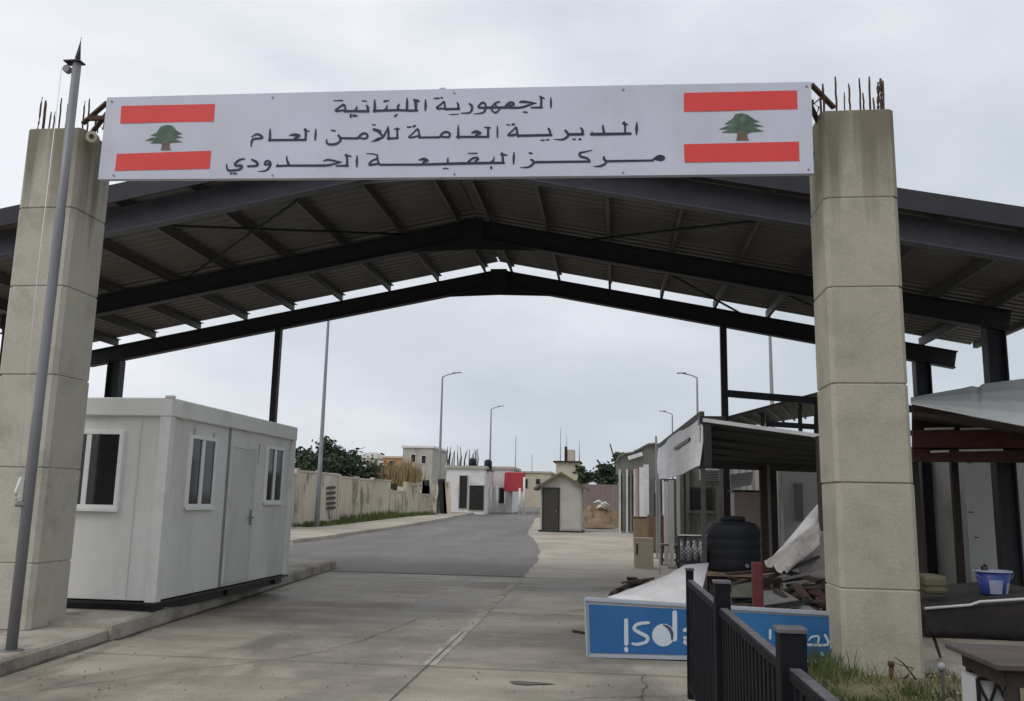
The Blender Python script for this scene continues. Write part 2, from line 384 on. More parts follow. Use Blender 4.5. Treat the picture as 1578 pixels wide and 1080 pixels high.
# ================================================================== gate pillars
YP = 9.4
def pillar(px, side, label, tone, bars, joints):
    """px: (front left, front right) pixels at a given row"""
    x0 = P(px[0], px[2], YP).x; x1 = P(px[1], px[2], YP).x
    dep = .66
    base = .13 if side < 0 else -.02
    root = thing('concrete_pillar', label, 'pillar', ((x0+x1)/2, YP+dep/2, base), 'gate pillars')
    mb = MB(); zs = [base]+joints
    g = .006
    for i in range(len(zs)-1):
        jx = random.uniform(-.008, .008); c = .045
        x0_, x1_, y0_, y1_ = x0+jx, x1+jx, YP+jx*.6, YP+dep+jx*.6
        z0_, z1_ = zs[i]+(g if i else 0), zs[i+1]-g
        def ring(ins, z):
            return [(x0_+c+ins, y0_+ins, z), (x1_-c-ins, y0_+ins, z), (x1_-ins, y0_+c+ins, z), (x1_-ins, y1_-ins, z), (x0_+ins, y1_-ins, z), (x0_+ins, y0_+c+ins, z)]
        R_ = [ring(.010, z0_), ring(0, z0_+.008), ring(0, z1_-.008), ring(.010, z1_)]
        if i+2 < len(zs): R_.append(ring(.016, z1_+2*g))
        vs = [v for r_ in R_ for v in r_]; fs = [tuple(range(6))[::-1], tuple((len(R_)-1)*6+k for k in range(6))]
        for a_ in range(len(R_)-1):
            for k in range(6): fs.append((a_*6+k, a_*6+(k+1) % 6, a_*6+6+(k+1) % 6, a_*6+6+k))
        mb.add(vs, fs)
    mb.build('shaft', tone, root)
    zt = joints[-1]
    for (bx, by, tx, ty, r) in bars:
        yy = random.uniform(YP+.08, YP+dep-.1)
        if r > .012: yy = YP+.12
        q = P(tx, ty, yy); qb = P(bx, by, yy)
        t = MB(); n = 7
        pts = [Vector((qb.x+(q.x-qb.x)*k/n+random.uniform(-.004, .004), yy, zt-.05+(q.z-zt+.05)*k/n)) for k in range(n+1)]
        t.tube(pts, [r]*(n)+[r*.7], 6).build('rebar', m_rebar, root)
    return root, x0, x1
jl = [P(90, y, YP).z for y in (870,)]+[P(95, 721, YP).z, P(97, 577, YP).z, P(103, 440, YP).z, P(116, 319, YP).z, P(100, 196, YP).z]
jr = [P(1330, 908, YP).z, P(1330, 744, YP).z, P(1330, 591, YP).z, P(1330, 442, YP).z, P(1330, 304, YP).z, P(1315, 168, YP).z]
pm_l = pillar_mat('pillar concrete grey', 5.9, (.44, .415, .355))
pm_r = pillar_mat('pillar concrete warm', 5.9, (.385, .358, .285))
barsL = [(58, 195, 65, 150, .011), (67, 195, 71, 155, .016), (76, 195, 79, 172, .009), (82, 195, 85, 172, .009), (91, 195, 95, 151, .01), (101, 195, 105, 160, .01), (112, 195, 117, 168, .009), (128, 190, 131, 156, .01), (136, 190, 138, 152, .01), (147, 190, 150, 172, .012)]
barsR = [(1265, 168, 1264, 140, .013), (1270, 168, 1268, 129, .013), (1289, 168, 1287, 118, .012), (1302, 168, 1301, 142, .008), (1310, 168, 1308, 129, .011), (1326, 168, 1324, 120, .011), (1331, 168, 1330, 143, .010), (1340, 168, 1339, 118, .012), (1347, 170, 1346, 150, .010), (1353, 168, 1353, 127, .018), (1359, 168, 1357, 121, .018), (1361, 168, 1361, 124, .012)]
pl, lx0, lx1 = pillar((27, 114, 320), -1, 'grey concrete gate pillar behind the flagpole, rebar sprouting from its top', pm_l, barsL, jl)
pr_, rx0, rx1 = pillar((1270, 1385, 304), 1, 'tan concrete gate pillar beside the grass patch, rebar sprouting from its top', pm_r, barsR, jr)

# small horn lamp on the left pillar's inner face
c0 = P(148, 215, YP+.1)
hl = thing('floodlight', 'small beige lamp fixed on the left gate pillar by the banner end', 'floodlight', c0)
MB().tube([c0+Vector((-.06, .05, 0)), c0+Vector((.0, -.02, .0)), c0+Vector((.03, -.14, -.02))], [.035, .055, .07], 12).build('housing', M('beige plastic', (.42, .38, .3), .6), hl)
MB().tube([c0+Vector((.03, -.14, -.02)), c0+Vector((.032, -.148, -.021))], [.03, .03], 12).build('lens', m_black, hl)

# ================================================================== banner with its lettering
YB = 9.22
def B(x, y, k=0): return P(x, y, YB-.0030-k*.00018)
corners = [(165, 150), (1250, 126), (1254, 267), (151, 276)]
ban = thing('gate_banner', 'long white banner with Arabic lettering and two flags spanning the gate pillars', 'banner', P(700, 270, YB))
mb = MB()
nx, ny = 60, 10; vs = []; fs = []
for j in range(ny+1):
    for i in range(nx+1):
        t, s_ = i/nx, j/ny
        x_ = (165+(1250-165)*t)*(1-s_)+(151+(1254-151)*t)*s_
        y_ = (150+(126-150)*t - 1.5*math.sin(t*math.pi))*(1-s_)+(276+(267-276)*t + 1.2*math.sin(t*math.pi))*s_
        wv = .0010*math.sin(t*37+s_*2)+.0008*math.sin(t*61-s_*5)+.0008*math.sin(t*15+s_*9)
        vs.append(P(x_, y_, YB+.0012+wv))
for j in range(ny):
    for i in range(nx):
        q = j*(nx+1)+i; fs.append((q, q+1, q+nx+2, q+nx+1))
back = [v+Vector((0, .07, 0)) for v in vs]; m_ = len(vs)
fs2 = [tuple(a+m_ for a in f[::-1]) for f in fs]
edge = [i for i in range(nx+1)]+[j*(nx+1)+nx for j in range(1, ny+1)]+[ny*(nx+1)+i for i in range(nx-1, -1, -1)]+[j*(nx+1) for j in range(ny-1, 0, -1)]
fs3 = [(edge[i], edge[(i+1) % len(edge)], edge[(i+1) % len(edge)]+m_, edge[i]+m_) for i in range(len(edge))]
mb.add(vs+back, fs+fs2+fs3); mb.build('panel', m_banner, ban)
for x_, y_ in [(172, 156), (175, 270), (420, 150), (420, 270), (700, 143), (700, 268), (960, 138), (960, 266), (1243, 133), (1246, 261)]:
    p = B(x_, y_, 6); MB().tube([p, p+Vector((0, -.004, 0))], .012, 8).build('eyelet', m_galv, ban)
p = P(682, 139, YB)
mb = MB()
mb.tube([p+Vector((-.06, .03, -.02)), p+Vector((-.03, .02, .025)), p+Vector((.02, .03, .035)), p+Vector((.05, .02, .0))], [.012, .02, .014, .006], 6)
mb.build('torn_edge', m_banner, ban)
for q in ([(187, 163), (331, 160), (329, 187), (185, 190)], [(180, 237), (325, 232), (323, 260), (177, 263)], [(1054, 143), (1228, 139), (1229, 168), (1054, 172)], [(1054, 222), (1231, 218), (1232, 248), (1055, 250)]):
    MB().poly([B(x_, y_) for x_, y_ in q]).build('flag_stripe', m_red, ban)
def cedar(pts, x0, y0, s_):
    mb = MB(); pp = [B(x0+x_*s_, y0+y_*s_, 1) for x_, y_ in pts]
    mb.poly(pp); return mb.build('cedar_emblem', m_green, ban)
def fan(pts, trunk, x0, y0, s_):
    o = cedar(pts, x0, y0, s_)
    MB().poly([B(x0+x_*s_, y0+y_*s_, 3) for x_, y_ in trunk]).build('trunk', m_trunk, o)
fan([(565, 395), (600, 383), (625, 380), (665, 390), (700, 430), (745, 455), (690, 465), (750, 482), (680, 494), (748, 520), (650, 526), (560, 530), (475, 528), (520, 507), (432, 510), (490, 484), (550, 478), (480, 465), (530, 445)], [(572, 520), (640, 520), (636, 555), (650, 585), (565, 585), (575, 555)], 140, 120, .1901)
fan([(700, 345), (755, 338), (800, 350), (850, 385), (900, 408), (840, 418), (935, 445), (850, 453), (935, 485), (840, 492), (800, 500), (700, 497), (585, 495), (660, 468), (565, 470), (640, 438), (705, 425), (610, 428), (680, 380)], [(715, 495), (800, 495), (798, 530), (812, 558), (705, 558), (716, 530)], 1000, 110, .1901)
# traced brush strokes: tile origin, scale, strokes of (x, y, width)
TILES = [
 (505, 140, 180/1578, [
  [(1320,120,20),(1322,190,38),(1315,260,22)], [(1165,120,30),(1225,135,40)], [(1185,130,45),(1190,200,40),(1190,262,36)], [(1210,262,34),(1090,265,34)],
  [(1072,95,18),(1072,170,36),(1070,262,36)], [(1080,262,34),(940,258,34),(800,262,34)], [(965,180,22),(945,215,36),(960,255,30)], [(805,190,14),(790,235,30),(770,262,34)],
  [(800,262,34),(620,268,34)], [(632,120,20),(635,190,36),(632,275,38)], [(765,140,34),(825,128,14)], [(935,318,24),(905,342,30)],
  [(520,195,22),(540,215,38),(538,272,34)], [(550,272,34),(380,272,34)], [(460,130,12),(495,135,18),(530,135,10)], [(395,205,12),(385,240,32),(375,270,34)], [(380,270,34),(225,272,34)],
  [(225,272,34),(238,230,26),(215,185,36),(160,215,26),(105,262,30),(150,268,30),(240,250,20)], [(80,130,14),(200,128,20)], [(310,320,34),(310,350,30)], [(350,330,40),(400,335,16)]]),
 (675, 140, 180/1578, [
  [(1525,85,14),(1525,150,32),(1525,228,18)], [(1380,75,30),(1435,105,22)], [(1390,80,32),(1395,150,34),(1390,225,34)], [(1405,222,34),(1260,225,26)],
  [(1100,155,22),(1150,145,40),(1325,165,18)], [(1310,165,20),(1200,200,34),(1100,225,34),(950,222,34),(870,222,34)], [(1150,285,16),(1180,285,28),(1205,290,20)],
  [(910,205,30),(960,160,34),(1010,155,30),(1025,185,26),(960,195,26)], [(870,222,34),(780,222,30),(690,222,34)], [(720,220,22),(770,165,24),(825,145,28)], [(760,170,20),(800,215,22)],
  [(710,230,24),(745,280,26),(780,290,26),(820,260,24),(840,225,24)], [(690,222,34),(560,225,30),(545,205,24),(590,160,30),(630,165,28),(645,215,30),(625,275,30),(580,300,24),(480,308,10)],
  [(425,175,32),(455,200,34),(455,255,34),(420,295,26),(310,298,14)], [(260,160,26),(275,200,34),(270,242,30)], [(285,242,34),(90,245,34)], [(150,318,10),(220,315,16),(280,310,10)],
  [(95,245,34),(90,190,26),(80,145,30),(30,185,24),(-20,225,28),(10,238,30),(90,235,20)], [(-50,100,22),(10,97,26)], [(40,90,24),(60,92,20)]]),
 (375, 180, 210/1578, [
  [(90,340,16),(95,285,26),(120,255,28),(215,245,26),(200,215,32),(150,200,26),(90,235,8)], [(310,140,16),(308,200,28),(305,275,30)], [(295,268,30),(720,265,30)],
  [(530,212,10),(590,205,36),(650,215,28),(600,245,28),(590,262,28)], [(715,140,26),(722,200,28),(718,265,30)], [(710,150,26),(760,165,16)], [(840,140,12),(835,200,28),(830,268,18)],
  [(1100,215,30),(1125,245,30),(1115,285,28),(1070,312,30),(1000,318,30),(965,300,26),(965,265,20)], [(1020,155,20),(1060,160,22)], [(1115,245,28),(1320,248,28)],
  [(1320,248,28),(1360,205,26),(1400,188,28),(1435,205,26),(1430,240,26),(1390,250,22),(1340,240,24)], [(1480,282,8),(1530,275,18),(1580,255,24)], [(1510,145,36),(1580,165,38)], [(1495,90,16),(1530,90,12)]]),
 (575, 180, 210/1578, [
  [(0,278,12),(60,250,26),(110,235,26),(150,170,24),(175,110,16)], [(60,165,36),(100,210,26),(110,240,22)], [(172,110,14),(178,180,28),(178,255,28)], [(165,250,26),(285,245,28)],
  [(275,130,26),(280,190,26),(278,245,28)], [(245,140,14),(300,140,22)], [(400,120,24),(440,115,20)], [(470,110,34),(490,100,20)], [(545,240,28),(530,190,26),(515,140,26),(460,190,20),(410,235,18),(460,235,26),(530,215,18)],
  [(530,238,28),(770,235,26)], [(770,235,26),(800,190,26),(845,172,28),(885,190,28),(880,228,26),(830,232,24),(780,225,24)], [(985,100,14),(985,170,28),(985,240,30)], [(970,230,28),(1335,230,28)],
  [(1140,185,16),(1190,170,40),(1245,185,24),(1200,205,28),(1190,228,28)], [(1330,120,28),(1330,230,28)], [(1290,120,16),(1355,125,20)], [(1438,105,12),(1438,170,24),(1438,240,14)]]),
 (775, 180, 220/1578, [
  [(1480,60,14),(1478,130,34),(1475,195,14)], [(1340,60,28),(1350,110,24),(1350,180,26)], [(1330,70,30),(1378,85,16)], [(1410,185,32),(1110,188,32),(975,190,32)], [(1105,95,20),(1110,140,26),(1120,180,28)], [(985,165,14),(985,190,24)],
  [(860,120,20),(880,150,32),(878,190,28)], [(885,190,32),(720,192,30)], [(690,150,28),(715,180,30),(725,200,28),(690,235,28),(650,250,22),(560,245,6)], [(770,245,14),(800,247,18)], [(845,245,26),(862,245,18)],
  [(505,130,28),(520,165,28),(520,200,28)], [(535,200,30),(160,207,30)], [(420,257,16),(455,258,18)], [(480,253,18),(510,252,16)], [(165,210,28),(155,160,26),(145,115,22),(100,155,18),(55,200,20),(110,200,28),(160,185,18)], [(40,85,12),(75,88,16)], [(105,82,26),(125,82,24)]]),
 (340, 225, 220/1578, [
  [(1508,105,14),(1505,165,28),(1503,230,14)], [(1390,95,26),(1398,150,26),(1395,215,28)], [(1380,100,24),(1440,112,16)], [(1405,215,26),(1275,217,18)], [(1135,165,10),(1190,150,24),(1330,178,16)],
  [(1320,178,18),(1230,200,22),(1150,213,28),(750,215,28),(620,222,28)], [(730,110,12),(732,150,24),(750,200,34)], [(630,200,16),(630,220,26)], [(550,190,26),(500,205,28),(485,195,24),(505,165,28),(540,170,28),(550,205,30),(520,255,26),(480,275,18),(410,278,6)],
  [(345,150,26),(395,175,34),(400,215,30),(300,222,24)], [(265,140,14),(210,150,24),(160,190,28),(165,215,24),(220,215,32),(235,230,28),(200,260,26),(130,268,26),(75,262,24),(65,200,14)], [(110,300,24),(120,304,20)], [(145,300,26),(178,306,12)]]),
 (550, 225, 250/1578, [
  [(1528,60,12),(1525,115,26),(1523,175,14)], [(1412,65,18),(1418,110,24),(1420,165,26)], [(1405,80,26),(1460,88,14)], [(1430,163,26),(1280,163,26),(900,170,26),(640,178,24),(220,180,22)], [(1335,105,10),(1325,140,20),(1300,160,26)], [(1305,205,26),(1306,216,24)],
  [(1080,155,20),(1120,120,20),(1160,110,22),(1180,125,20),(1150,145,20)], [(1080,70,10),(1168,68,14)], [(885,115,12),(882,150,22)], [(840,216,14),(886,216,12)], [(600,135,10),(650,125,32),(690,140,20),(650,155,24),(640,172,22)],
  [(225,180,22),(205,150,20),(195,85,18)], [(200,85,14),(150,75,12),(92,72,8)], [(185,125,20),(140,145,18),(118,180,22),(160,178,24),(205,170,18)]]),
 (785, 222, 250/1578, [
  [(210,150,22),(240,175,26),(200,215,22),(165,225,18),(105,225,6)], [(190,85,14),(215,88,22)], [(240,175,26),(780,168,24)], [(780,165,22),(755,135,22),(690,118,26),(685,85,22),(730,75,16),(800,58,10)],
  [(920,125,22),(920,145,28),(940,165,24),(930,190,22),(880,213,20),(815,215,6)], [(940,165,24),(1390,158,22)], [(1390,158,22),(1430,130,30),(1465,120,40),(1500,130,34),(1480,148,34),(1430,145,30)]]),
]
def strokes(mb, x0, y0, s_, ss, fn, k0=0, wmul=1.0):
    k = k0
    for st in ss:
        # refine the polyline (Catmull-Rom) so bends are round
        pts = [Vector(p) for p in st]
        if len(pts) > 2:
            q = []
            for i in range(len(pts)-1):
                p0, p1, p2, p3 = pts[max(i-1, 0)], pts[i], pts[i+1], pts[min(i+2, len(pts)-1)]
                for t in (0, .33, .66):
                    q.append(.5*((2*p1)+(p2-p0)*t+(2*p0-5*p1+4*p2-p3)*t*t+(3*p1-p0-3*p2+p3)*t**3))
            q.append(pts[-1]); pts = q
        for i in range(len(pts)):
            a_ = pts[i]
            n = 8; w = max(.4, a_.z*wmul)/2
            mb.add([fn(x0+s_*(a_.x+w*math.cos(2*math.pi*j/n+.39)), y0+s_*(a_.y+w*math.sin(2*math.pi*j/n+.39)), k % 12) for j in range(n)], [tuple(range(n))])
            k += 1
            if i+1 < len(pts):
                b_ = pts[i+1]; d = Vector((b_.x-a_.x, b_.y-a_.y)); 
                if d.length < 1e-3: continue
                d.normalize(); nn = Vector((-d.y, d.x)); wb = max(.4, b_.z*wmul)/2
                mb.add([fn(x0+s_*(q_.x+nn.x*o_), y0+s_*(q_.y+nn.y*o_), k % 12) for q_, o_ in ((a_, -w), (b_, -wb), (b_, wb), (a_, w))], [(0, 1, 2, 3)])
                k += 1
LINES = [(0, 1), (2, 3, 4), (5, 6, 7)]
for ln in LINES:
    allst = []
    for t in ln:
        x0, y0, s_, ss = TILES[t]
        allst += [[(x0+s_*x_, y0+s_*y_, w_*s_) for x_, y_, w_ in st] for st in ss]
    grp = list(range(len(allst)))
    def dense(st):
        o_ = []
        for p_, q_ in zip(st, st[1:]):
            for k in range(9): t = k/8; o_.append((p_[0]+(q_[0]-p_[0])*t, p_[1]+(q_[1]-p_[1])*t, p_[2]+(q_[2]-p_[2])*t))
        return o_
    ds = [dense(st) for st in allst]
    for i in range(len(ds)):
        for j in range(i):
            if any((p_[0]-q_[0])**2+(p_[1]-q_[1])**2 < ((p_[2]+q_[2])*.5)**2 for p_ in ds[i] for q_ in ds[j]):
                gi, gj = grp[i], grp[j]; grp = [gj if g_ == gi else g_ for g_ in grp]
    for g_ in sorted(set(grp)):
        mb = MB(); strokes(mb, 0, 0, 1, [st for st, q_ in zip(allst, grp) if q_ == g_], B, wmul=.92)
        mb.build('letter', m_ink, ban)
# lattice beam that carries the banner
tr = thing('lattice_beam', 'rusty steel lattice beam behind the banner between the pillars', 'beam', (-2.2, YB+.3, 5.5))
mb = MB(); zt0, zb0 = 6.22, 5.55
for yy in (YB+.14, YB+.5):
    mb.beam((lx1+.1, yy, zt0-.06), (rx0-.08, yy, zt0-.16), .05, .05)
    mb.beam((lx1+.4, yy, zb0), (rx0-.1, yy, zb0-.1), .05, .05)
mb.build('chord', m_rebar, tr)
mb = MB()
for i in range(22):
    xa = lx1+.45+(rx0-lx1-.6)*i/22; xb = lx1+.45+(rx0-lx1-.6)*(i+1)/22
    for yy in (YB+.14, YB+.5):
        mb.tube([(xa, yy, zb0), ((xa+xb)/2, yy, zt0-.05), (xb, yy, zb0)], .012, 5)
mb.build('lacing', m_rebar, tr)
for (ax, ay, bx, by) in [(128, 190, 165, 158), (141, 205, 165, 175), (1285, 166, 1250, 130), (1262, 190, 1250, 165)]:
    MB().beam(P(ax, ay, YP+.25), P(bx, by, YB+.2), .05, .035).build('strut', m_rebar, tr)
for pts in ([(150, 205), (152, 188), (158, 200), (163, 180)], [(1256, 185), (1262, 165), (1254, 160), (1266, 150)]):
    MB().tube([P(x_, y_, YP-.02) for x_, y_ in pts], .009, 5).build('tie_wire', m_rebar, tr)

# ================================================================== flagpole
fb = PZ(17, 1003, .13); 
top = P(119, 97, fb.y)
fp = thing('flagpole', 'tall galvanised flagpole leaning in front of the left gate pillar', 'flagpole', fb)
MB().tube([fb, fb+(top-fb)*.36, fb+(top-fb)*.37, fb+(top-fb)*.72, fb+(top-fb)*.725, top], [.052, .052, .049, .049, .045, .044], 14).build('pole', m_galv, fp)
MB().tube([fb, fb+Vector((0, 0, .012))], .11, 14).build('base_plate', m_galv, fp)
MB().tube([top, top+Vector((.0, 0, .05)), top+Vector((.015, 0, .3))], [.014, .03, .004], 8).build('spike', m_black, fp)
mb = MB(); mb.box(top.x-.125, top.x+.06, fb.y-.06, fb.y+.06, top.z, top.z+.014); mb.build('top_plate', m_black, fp)
mb = MB(); mb.tube([top+Vector((-.105, -.03, -.07)), top+Vector((-.105, .03, -.07))], .042, 12); mb.box(top.x-.112, top.x-.098, fb.y-.012, fb.y+.012, top.z-.07, top.z); mb.build('pulley', m_galv, fp)
mid = P(36, 770, fb.y)
mb = MB(); mb.tube([top+Vector((-.14, -.05, -.08)), (top+mid)/2+Vector((-.11, -.06, 0)), mid+Vector((-.03, -.075, .1))], .004, 5); mb.build('halyard', m_pvc, fp)
mb = MB(); mb.tube([mid+Vector((0, -.07, .22)), mid+Vector((-.035, -.075, .08)), mid+Vector((-.02, -.08, 0)), mid+Vector((.02, -.07, .04))], [.012, .016, .014, .008], 7); mb.build('cleat_knot', m_pvc, fp)
mb = MB(); mb.tube([mid+Vector((0, 0, -.02)), mid+Vector((-.004, 0, -.07))], .069, 14); mb.build('clamp', m_galv, fp)

# ================================================================== canopy
CX, CZ, SL, HS = -2.858, 7.273, .19256, 9.82
FY = (12.95, 16.85, 20.75)
def rz(X): return CZ-SL*abs(X-CX)
cp = thing('steel_canopy', 'big dark steel gable canopy with corrugated roof over the road', 'canopy', (CX, 16.8, 0))
EX = HS+1.05
for yy, mt in zip(FY, (m_steel_sky, m_steel, m_steel)):
    for sg in (-1, 1):
        a = Vector((CX, yy, CZ-.20)); b = Vector((CX+sg*(HS+(.75 if yy > 20 else .3)), yy, rz(CX+sg*(HS+(.75 if yy > 20 else .3)))-.20))
        mb = MB(); mb.ibeam(a, b, .2, .40, .025)
        # haunch at the ridge
        k = 1.3
        mb.hexa([(CX, yy-.02, CZ-.62), (CX+sg*k, yy-.02, rz(CX+sg*k)-.41), (CX+sg*k, yy+.02, rz(CX+sg*k)-.41), (CX, yy+.02, CZ-.62),
                 (CX, yy-.02, CZ-.40), (CX+sg*k, yy-.02, rz(CX+sg*k)-.40), (CX+sg*k, yy+.02, rz(CX+sg*k)-.40), (CX, yy+.02, CZ-.40)])
        if sg > 0: mb.box(CX-.2, CX+.2, yy-.105, yy+.105, CZ-.47, CZ+.012)
        mb.build('rafter', mt, cp)
        X = CX+sg*HS
        mb = MB(); mb.ibeam((X, yy, 0), (X, yy, rz(X)-.38), .26, .34, .03, upv=(1, 0, 0))
        mb.box(X-.22, X+.22, yy-.2, yy+.2, 0, .03); mb.build('column', m_steel, cp)
for d in (.33, 1.5, 2.72, 3.95, 5.2, 6.42, 7.65, 8.85, 9.85):
    for sg in (-1, 1):
        X = CX+sg*d; z = rz(X)
        mb = MB(); mb.box(X-.03, X+.03, 12.56, 20.84, z, z+.012); mb.box(X-.03, X-.022, 12.56, 20.84, z+.012, z+.19); mb.box(X-.022, X+.05, 12.56, 20.84, z+.178, z+.19)
        mb.build('purlin', m_purlin, cp)
for sg in (-1, 1):
    mb = MB(); vs = []; fs = []
    prof = []; y = 12.55
    while y < 20.62:
        prof += [(y, 0), (y+.12, 0), (y+.155, .035), (y+.215, .035)]; y += .25
    nr = 6
    for k in range(nr+1):
        X = CX+sg*(.02+(EX-.02)*k/nr)
        for (yy, dz) in prof: vs.append((X, yy, rz(X)+.205+dz))
    n = len(prof)
    for k in range(nr):
        for i in range(n-1): fs.append((k*n+i, k*n+i+1, (k+1)*n+i+1, (k+1)*n+i))
    mb.add(vs, fs); mb.build('roof_sheet', m_sheet, cp, solid=.006)
    # verge and eave flashing
    mb = MB(); mb.beam((CX, 12.52, CZ+.10), (CX+sg*EX, 12.52, rz(CX+sg*EX)+.10), .03, .30)
    mb.build('fascia', m_steel, cp)
    mb = MB(); X = CX+sg*(EX+.05); mb.box(X-.05, X+.05, 12.3, 20.5, rz(X)+.10, rz(X)+.26); mb.build('gutter', m_purlin, cp)
mb = MB(); mb.box(CX-.25, CX+.25, 12.3, 20.5, CZ+.27, CZ+.29); mb.build('ridge_cap', m_sheet, cp)
# thin posts and rails on the far frame
for px, tp in ((431, 492), (1114, 497)):
    q = P(px, tp, 20.75); X = q.x; b = P(px-7 if px < 700 else px+6, 700, 20.75)
    mb = MB(); mb.beam((X, 20.75, 0), (X, 20.75, rz(X)-.38), .15, .15, upv=(0, 1, 0)); mb.build('post', m_steel, cp)
a = P(1118, 606, 20.75); b = P(1275, 624, 20.75)
MB().beam(a, (CX+HS, 20.75, b.z-.1), .1, .16).build('rail', m_steel, cp)
a2 = P(1183, 653, 20.75); b2 = P(1275, 663, 20.75)
MB().beam(a2, (CX+HS, 20.75, b2.z-.06), .08, .12).build('rail', m_steel, cp)
for px, y0, y1 in ((1257, 621, 700), (1182, 640, 700)):
    a = P(px, y0, 20.7); b = P(px, y1, 20.7); MB().beam(a, b, .07, .07, upv=(0, 1, 0)).build('stud', m_steel, cp)
# rod braces under the roof
for (xa, ya, xb, yb) in [(-9, FY[0], -4.2, FY[1]), (-4.2, FY[0], -9, FY[1]), (3.5, FY[0], -.6, FY[1]), (2.0, FY[1], 6.2, FY[2]), (.2, FY[1]+.2, 3.0, FY[2])]:
    MB().tube([(xa, ya, rz(xa)-.02), (xb, yb, rz(xb)-.02)], .025, 6).build('brace', m_steel, cp)

# ================================================================== portable cabin on the left
bx1, by0, by1 = -5.76, 10.78, 15.36
bx0, bz0, bz1 = bx1-2.45, .30, 2.90
cab = thing('portable_cabin', 'white prefabricated cabin with sliding windows on the raised kerb platform', 'cabin', ((bx0+bx1)/2, (by0+by1)/2, .19))
MB().box(bx0+.05, bx1-.05, by0+.05, by1-.05, bz0+.02, bz1-.06).build('wall_panel', m_white, cab)
mb = MB()
for x_ in (bx0, bx1-.15):
    for y_ in (by0, by1-.15): MB().box(x_, x_+.15, y_, y_+.15, bz0+.001, bz1-.24).build('corner_post', m_whitef, cab, bevel=.012)
mb = MB(); mb.box(bx0-.01, bx1+.01, by0-.01, by1+.01, bz1-.24, bz1)
mb.build('roof_rim', m_whitef, cab, bevel=.015)
mb = MB(); mb.box(bx0+.004, bx1-.004, by0+.004, by1-.004, bz0-.03, bz0+.001); mb.build('floor_frame', m_black, cab)
for (x_, y_) in ((bx1-.3, by0+.1), (bx0+.2, by0+.1), (bx1-.3, by1-.4), (bx0+.2, by1-.4), (bx1-.3, (by0+by1)/2), (bx0+.2, (by0+by1)/2)):
    MB().box(x_, x_+.22, y_, y_+.3, .17, bz0-.03).build('skid_block', m_black, cab)
MB().box(bx0+.12, bx1-.12, by0+.12, by1-.12, .15, bz0-.03).build('gap_shield', m_black, cab)  # black filler added so no light passes under the cabin
mb = MB(); mb.box(bx1-.09, bx1+.02, by0-.02, by0+.05, bz1, bz1+.03); mb.build('lifting_lug', m_whitef, cab)
def win_front(xa, xb, za, zb, y, name='window'):
    f = .055
    mb = MB(); yo, yi = y-.035, y+.05
    mb.box(xa, xb, yo, yi, za, za+f); mb.box(xa, xb, yo, yi, zb-f, zb); mb.box(xa, xa+f, yo, yi, za+f, zb-f); mb.box(xb-f, xb, yo, yi, za+f, zb-f)
    xm = xa+(xb-xa)*.52
    mb.box(xm-.035, xm+.035, yo+.006, yi, za+f, zb-f)
    o = mb.build(name, m_pvc, cab, bevel=.004)
    MB().box(xa+f, xm-.035, y-.006, y+.004, za+f, zb-f).build('pane', m_glass, o)
    MB().box(xm+.035, xb-f, y-.014, y-.004, za+f, zb-f).build('pane', m_glass, o)
    MB().box(xa-.02, xb+.02, yo-.025, yo, za-.03, za+.01).build('sill', m_pvc, o)
for x_ in (bx1-.42, bx1-1.55): MB().box(x_-.006, x_+.006, by0+.042, by0+.05, bz0+.05, bz1-.25).build('seam', M('pale joint strip', (.52, .515, .50), .6), cab)
q0, q1 = P(190, 665, by0), P(184, 785, by0)
win_front(q0.x-1.0, q0.x, q1.z, q0.z+.02, by0+.05)
def win_side(ya, yb, za, zb, x):
    f = .05; mb = MB(); xo, xi = x+.035, x-.05
    mb.box(xi, xo, ya, yb, za, za+f); mb.box(xi, xo, ya, yb, zb-f, zb); mb.box(xi, xo, ya, ya+f, za+f, zb-f); mb.box(xi, xo, yb-f, yb, za+f, zb-f)
    ym = (ya+yb)/2; mb.box(xi, xo-.006, ym-.035, ym+.035, za+f, zb-f)
    o = mb.build('window', m_pvc, cab, bevel=.004)
    MB().box(x-.004, x+.006, ya+f, ym-.035, za+f, zb-f).build('pane', m_glass, o)
    MB().box(x-.004, x+.014, ym+.035, yb-f, za+f, zb-f).build('pane', m_glass, o)
    MB().box(xo, xo+.025, ya-.02, yb+.02, za-.03, za+.01).build('sill', m_pvc, o)
xs_ = bx1-.05
for xa, xb, yt, yb_ in ((288, 329, 672, 782), (408, 434, 688, 775)):
    a, b = PX(xa, (yt+yb_)/2, xs_), PX(xb, (yt+yb_)/2, xs_)
    zt_ = PX((xa+xb)/2, yt, xs_).z; zb_ = PX((xa+xb)/2, yb_, xs_).z
    win_side(a.y, b.y, zb_, zt_, xs_)
ya, yb_ = PX(349, 780, xs_).y, PX(388, 780, xs_).y
mb = MB(); mb.box(xs_-.01, xs_+.022, ya+.03, yb_, .36, 2.38); dr = mb.build('door', M('door panel white', (.60, .60, .585), .5, .06, 2, dirt=(.36, .33, .29), dscale=1.6, damt=.5, stretch=(1, 1, .3)), cab, bevel=.006)
mb = MB(); mb.box(xs_+.022, xs_+.03, ya+.03, yb_, 2.385, 2.40); mb.box(xs_, xs_+.03, ya+.0, ya+.026, .36, 2.40); mb.box(xs_, xs_+.03, yb_+.004, yb_+.03, .36, 2.40); mb.build('door_frame', m_whitef, cab)
mb = MB(); mb.tube([(xs_+.02, yb_-.09, 1.32), (xs_+.07, yb_-.09, 1.32), (xs_+.075, yb_-.24, 1.32)], .018, 6); mb.box(xs_+.021, xs_+.03, yb_-.125, yb_-.055, 1.2, 1.44); mb.build('handle', m_galv, dr)
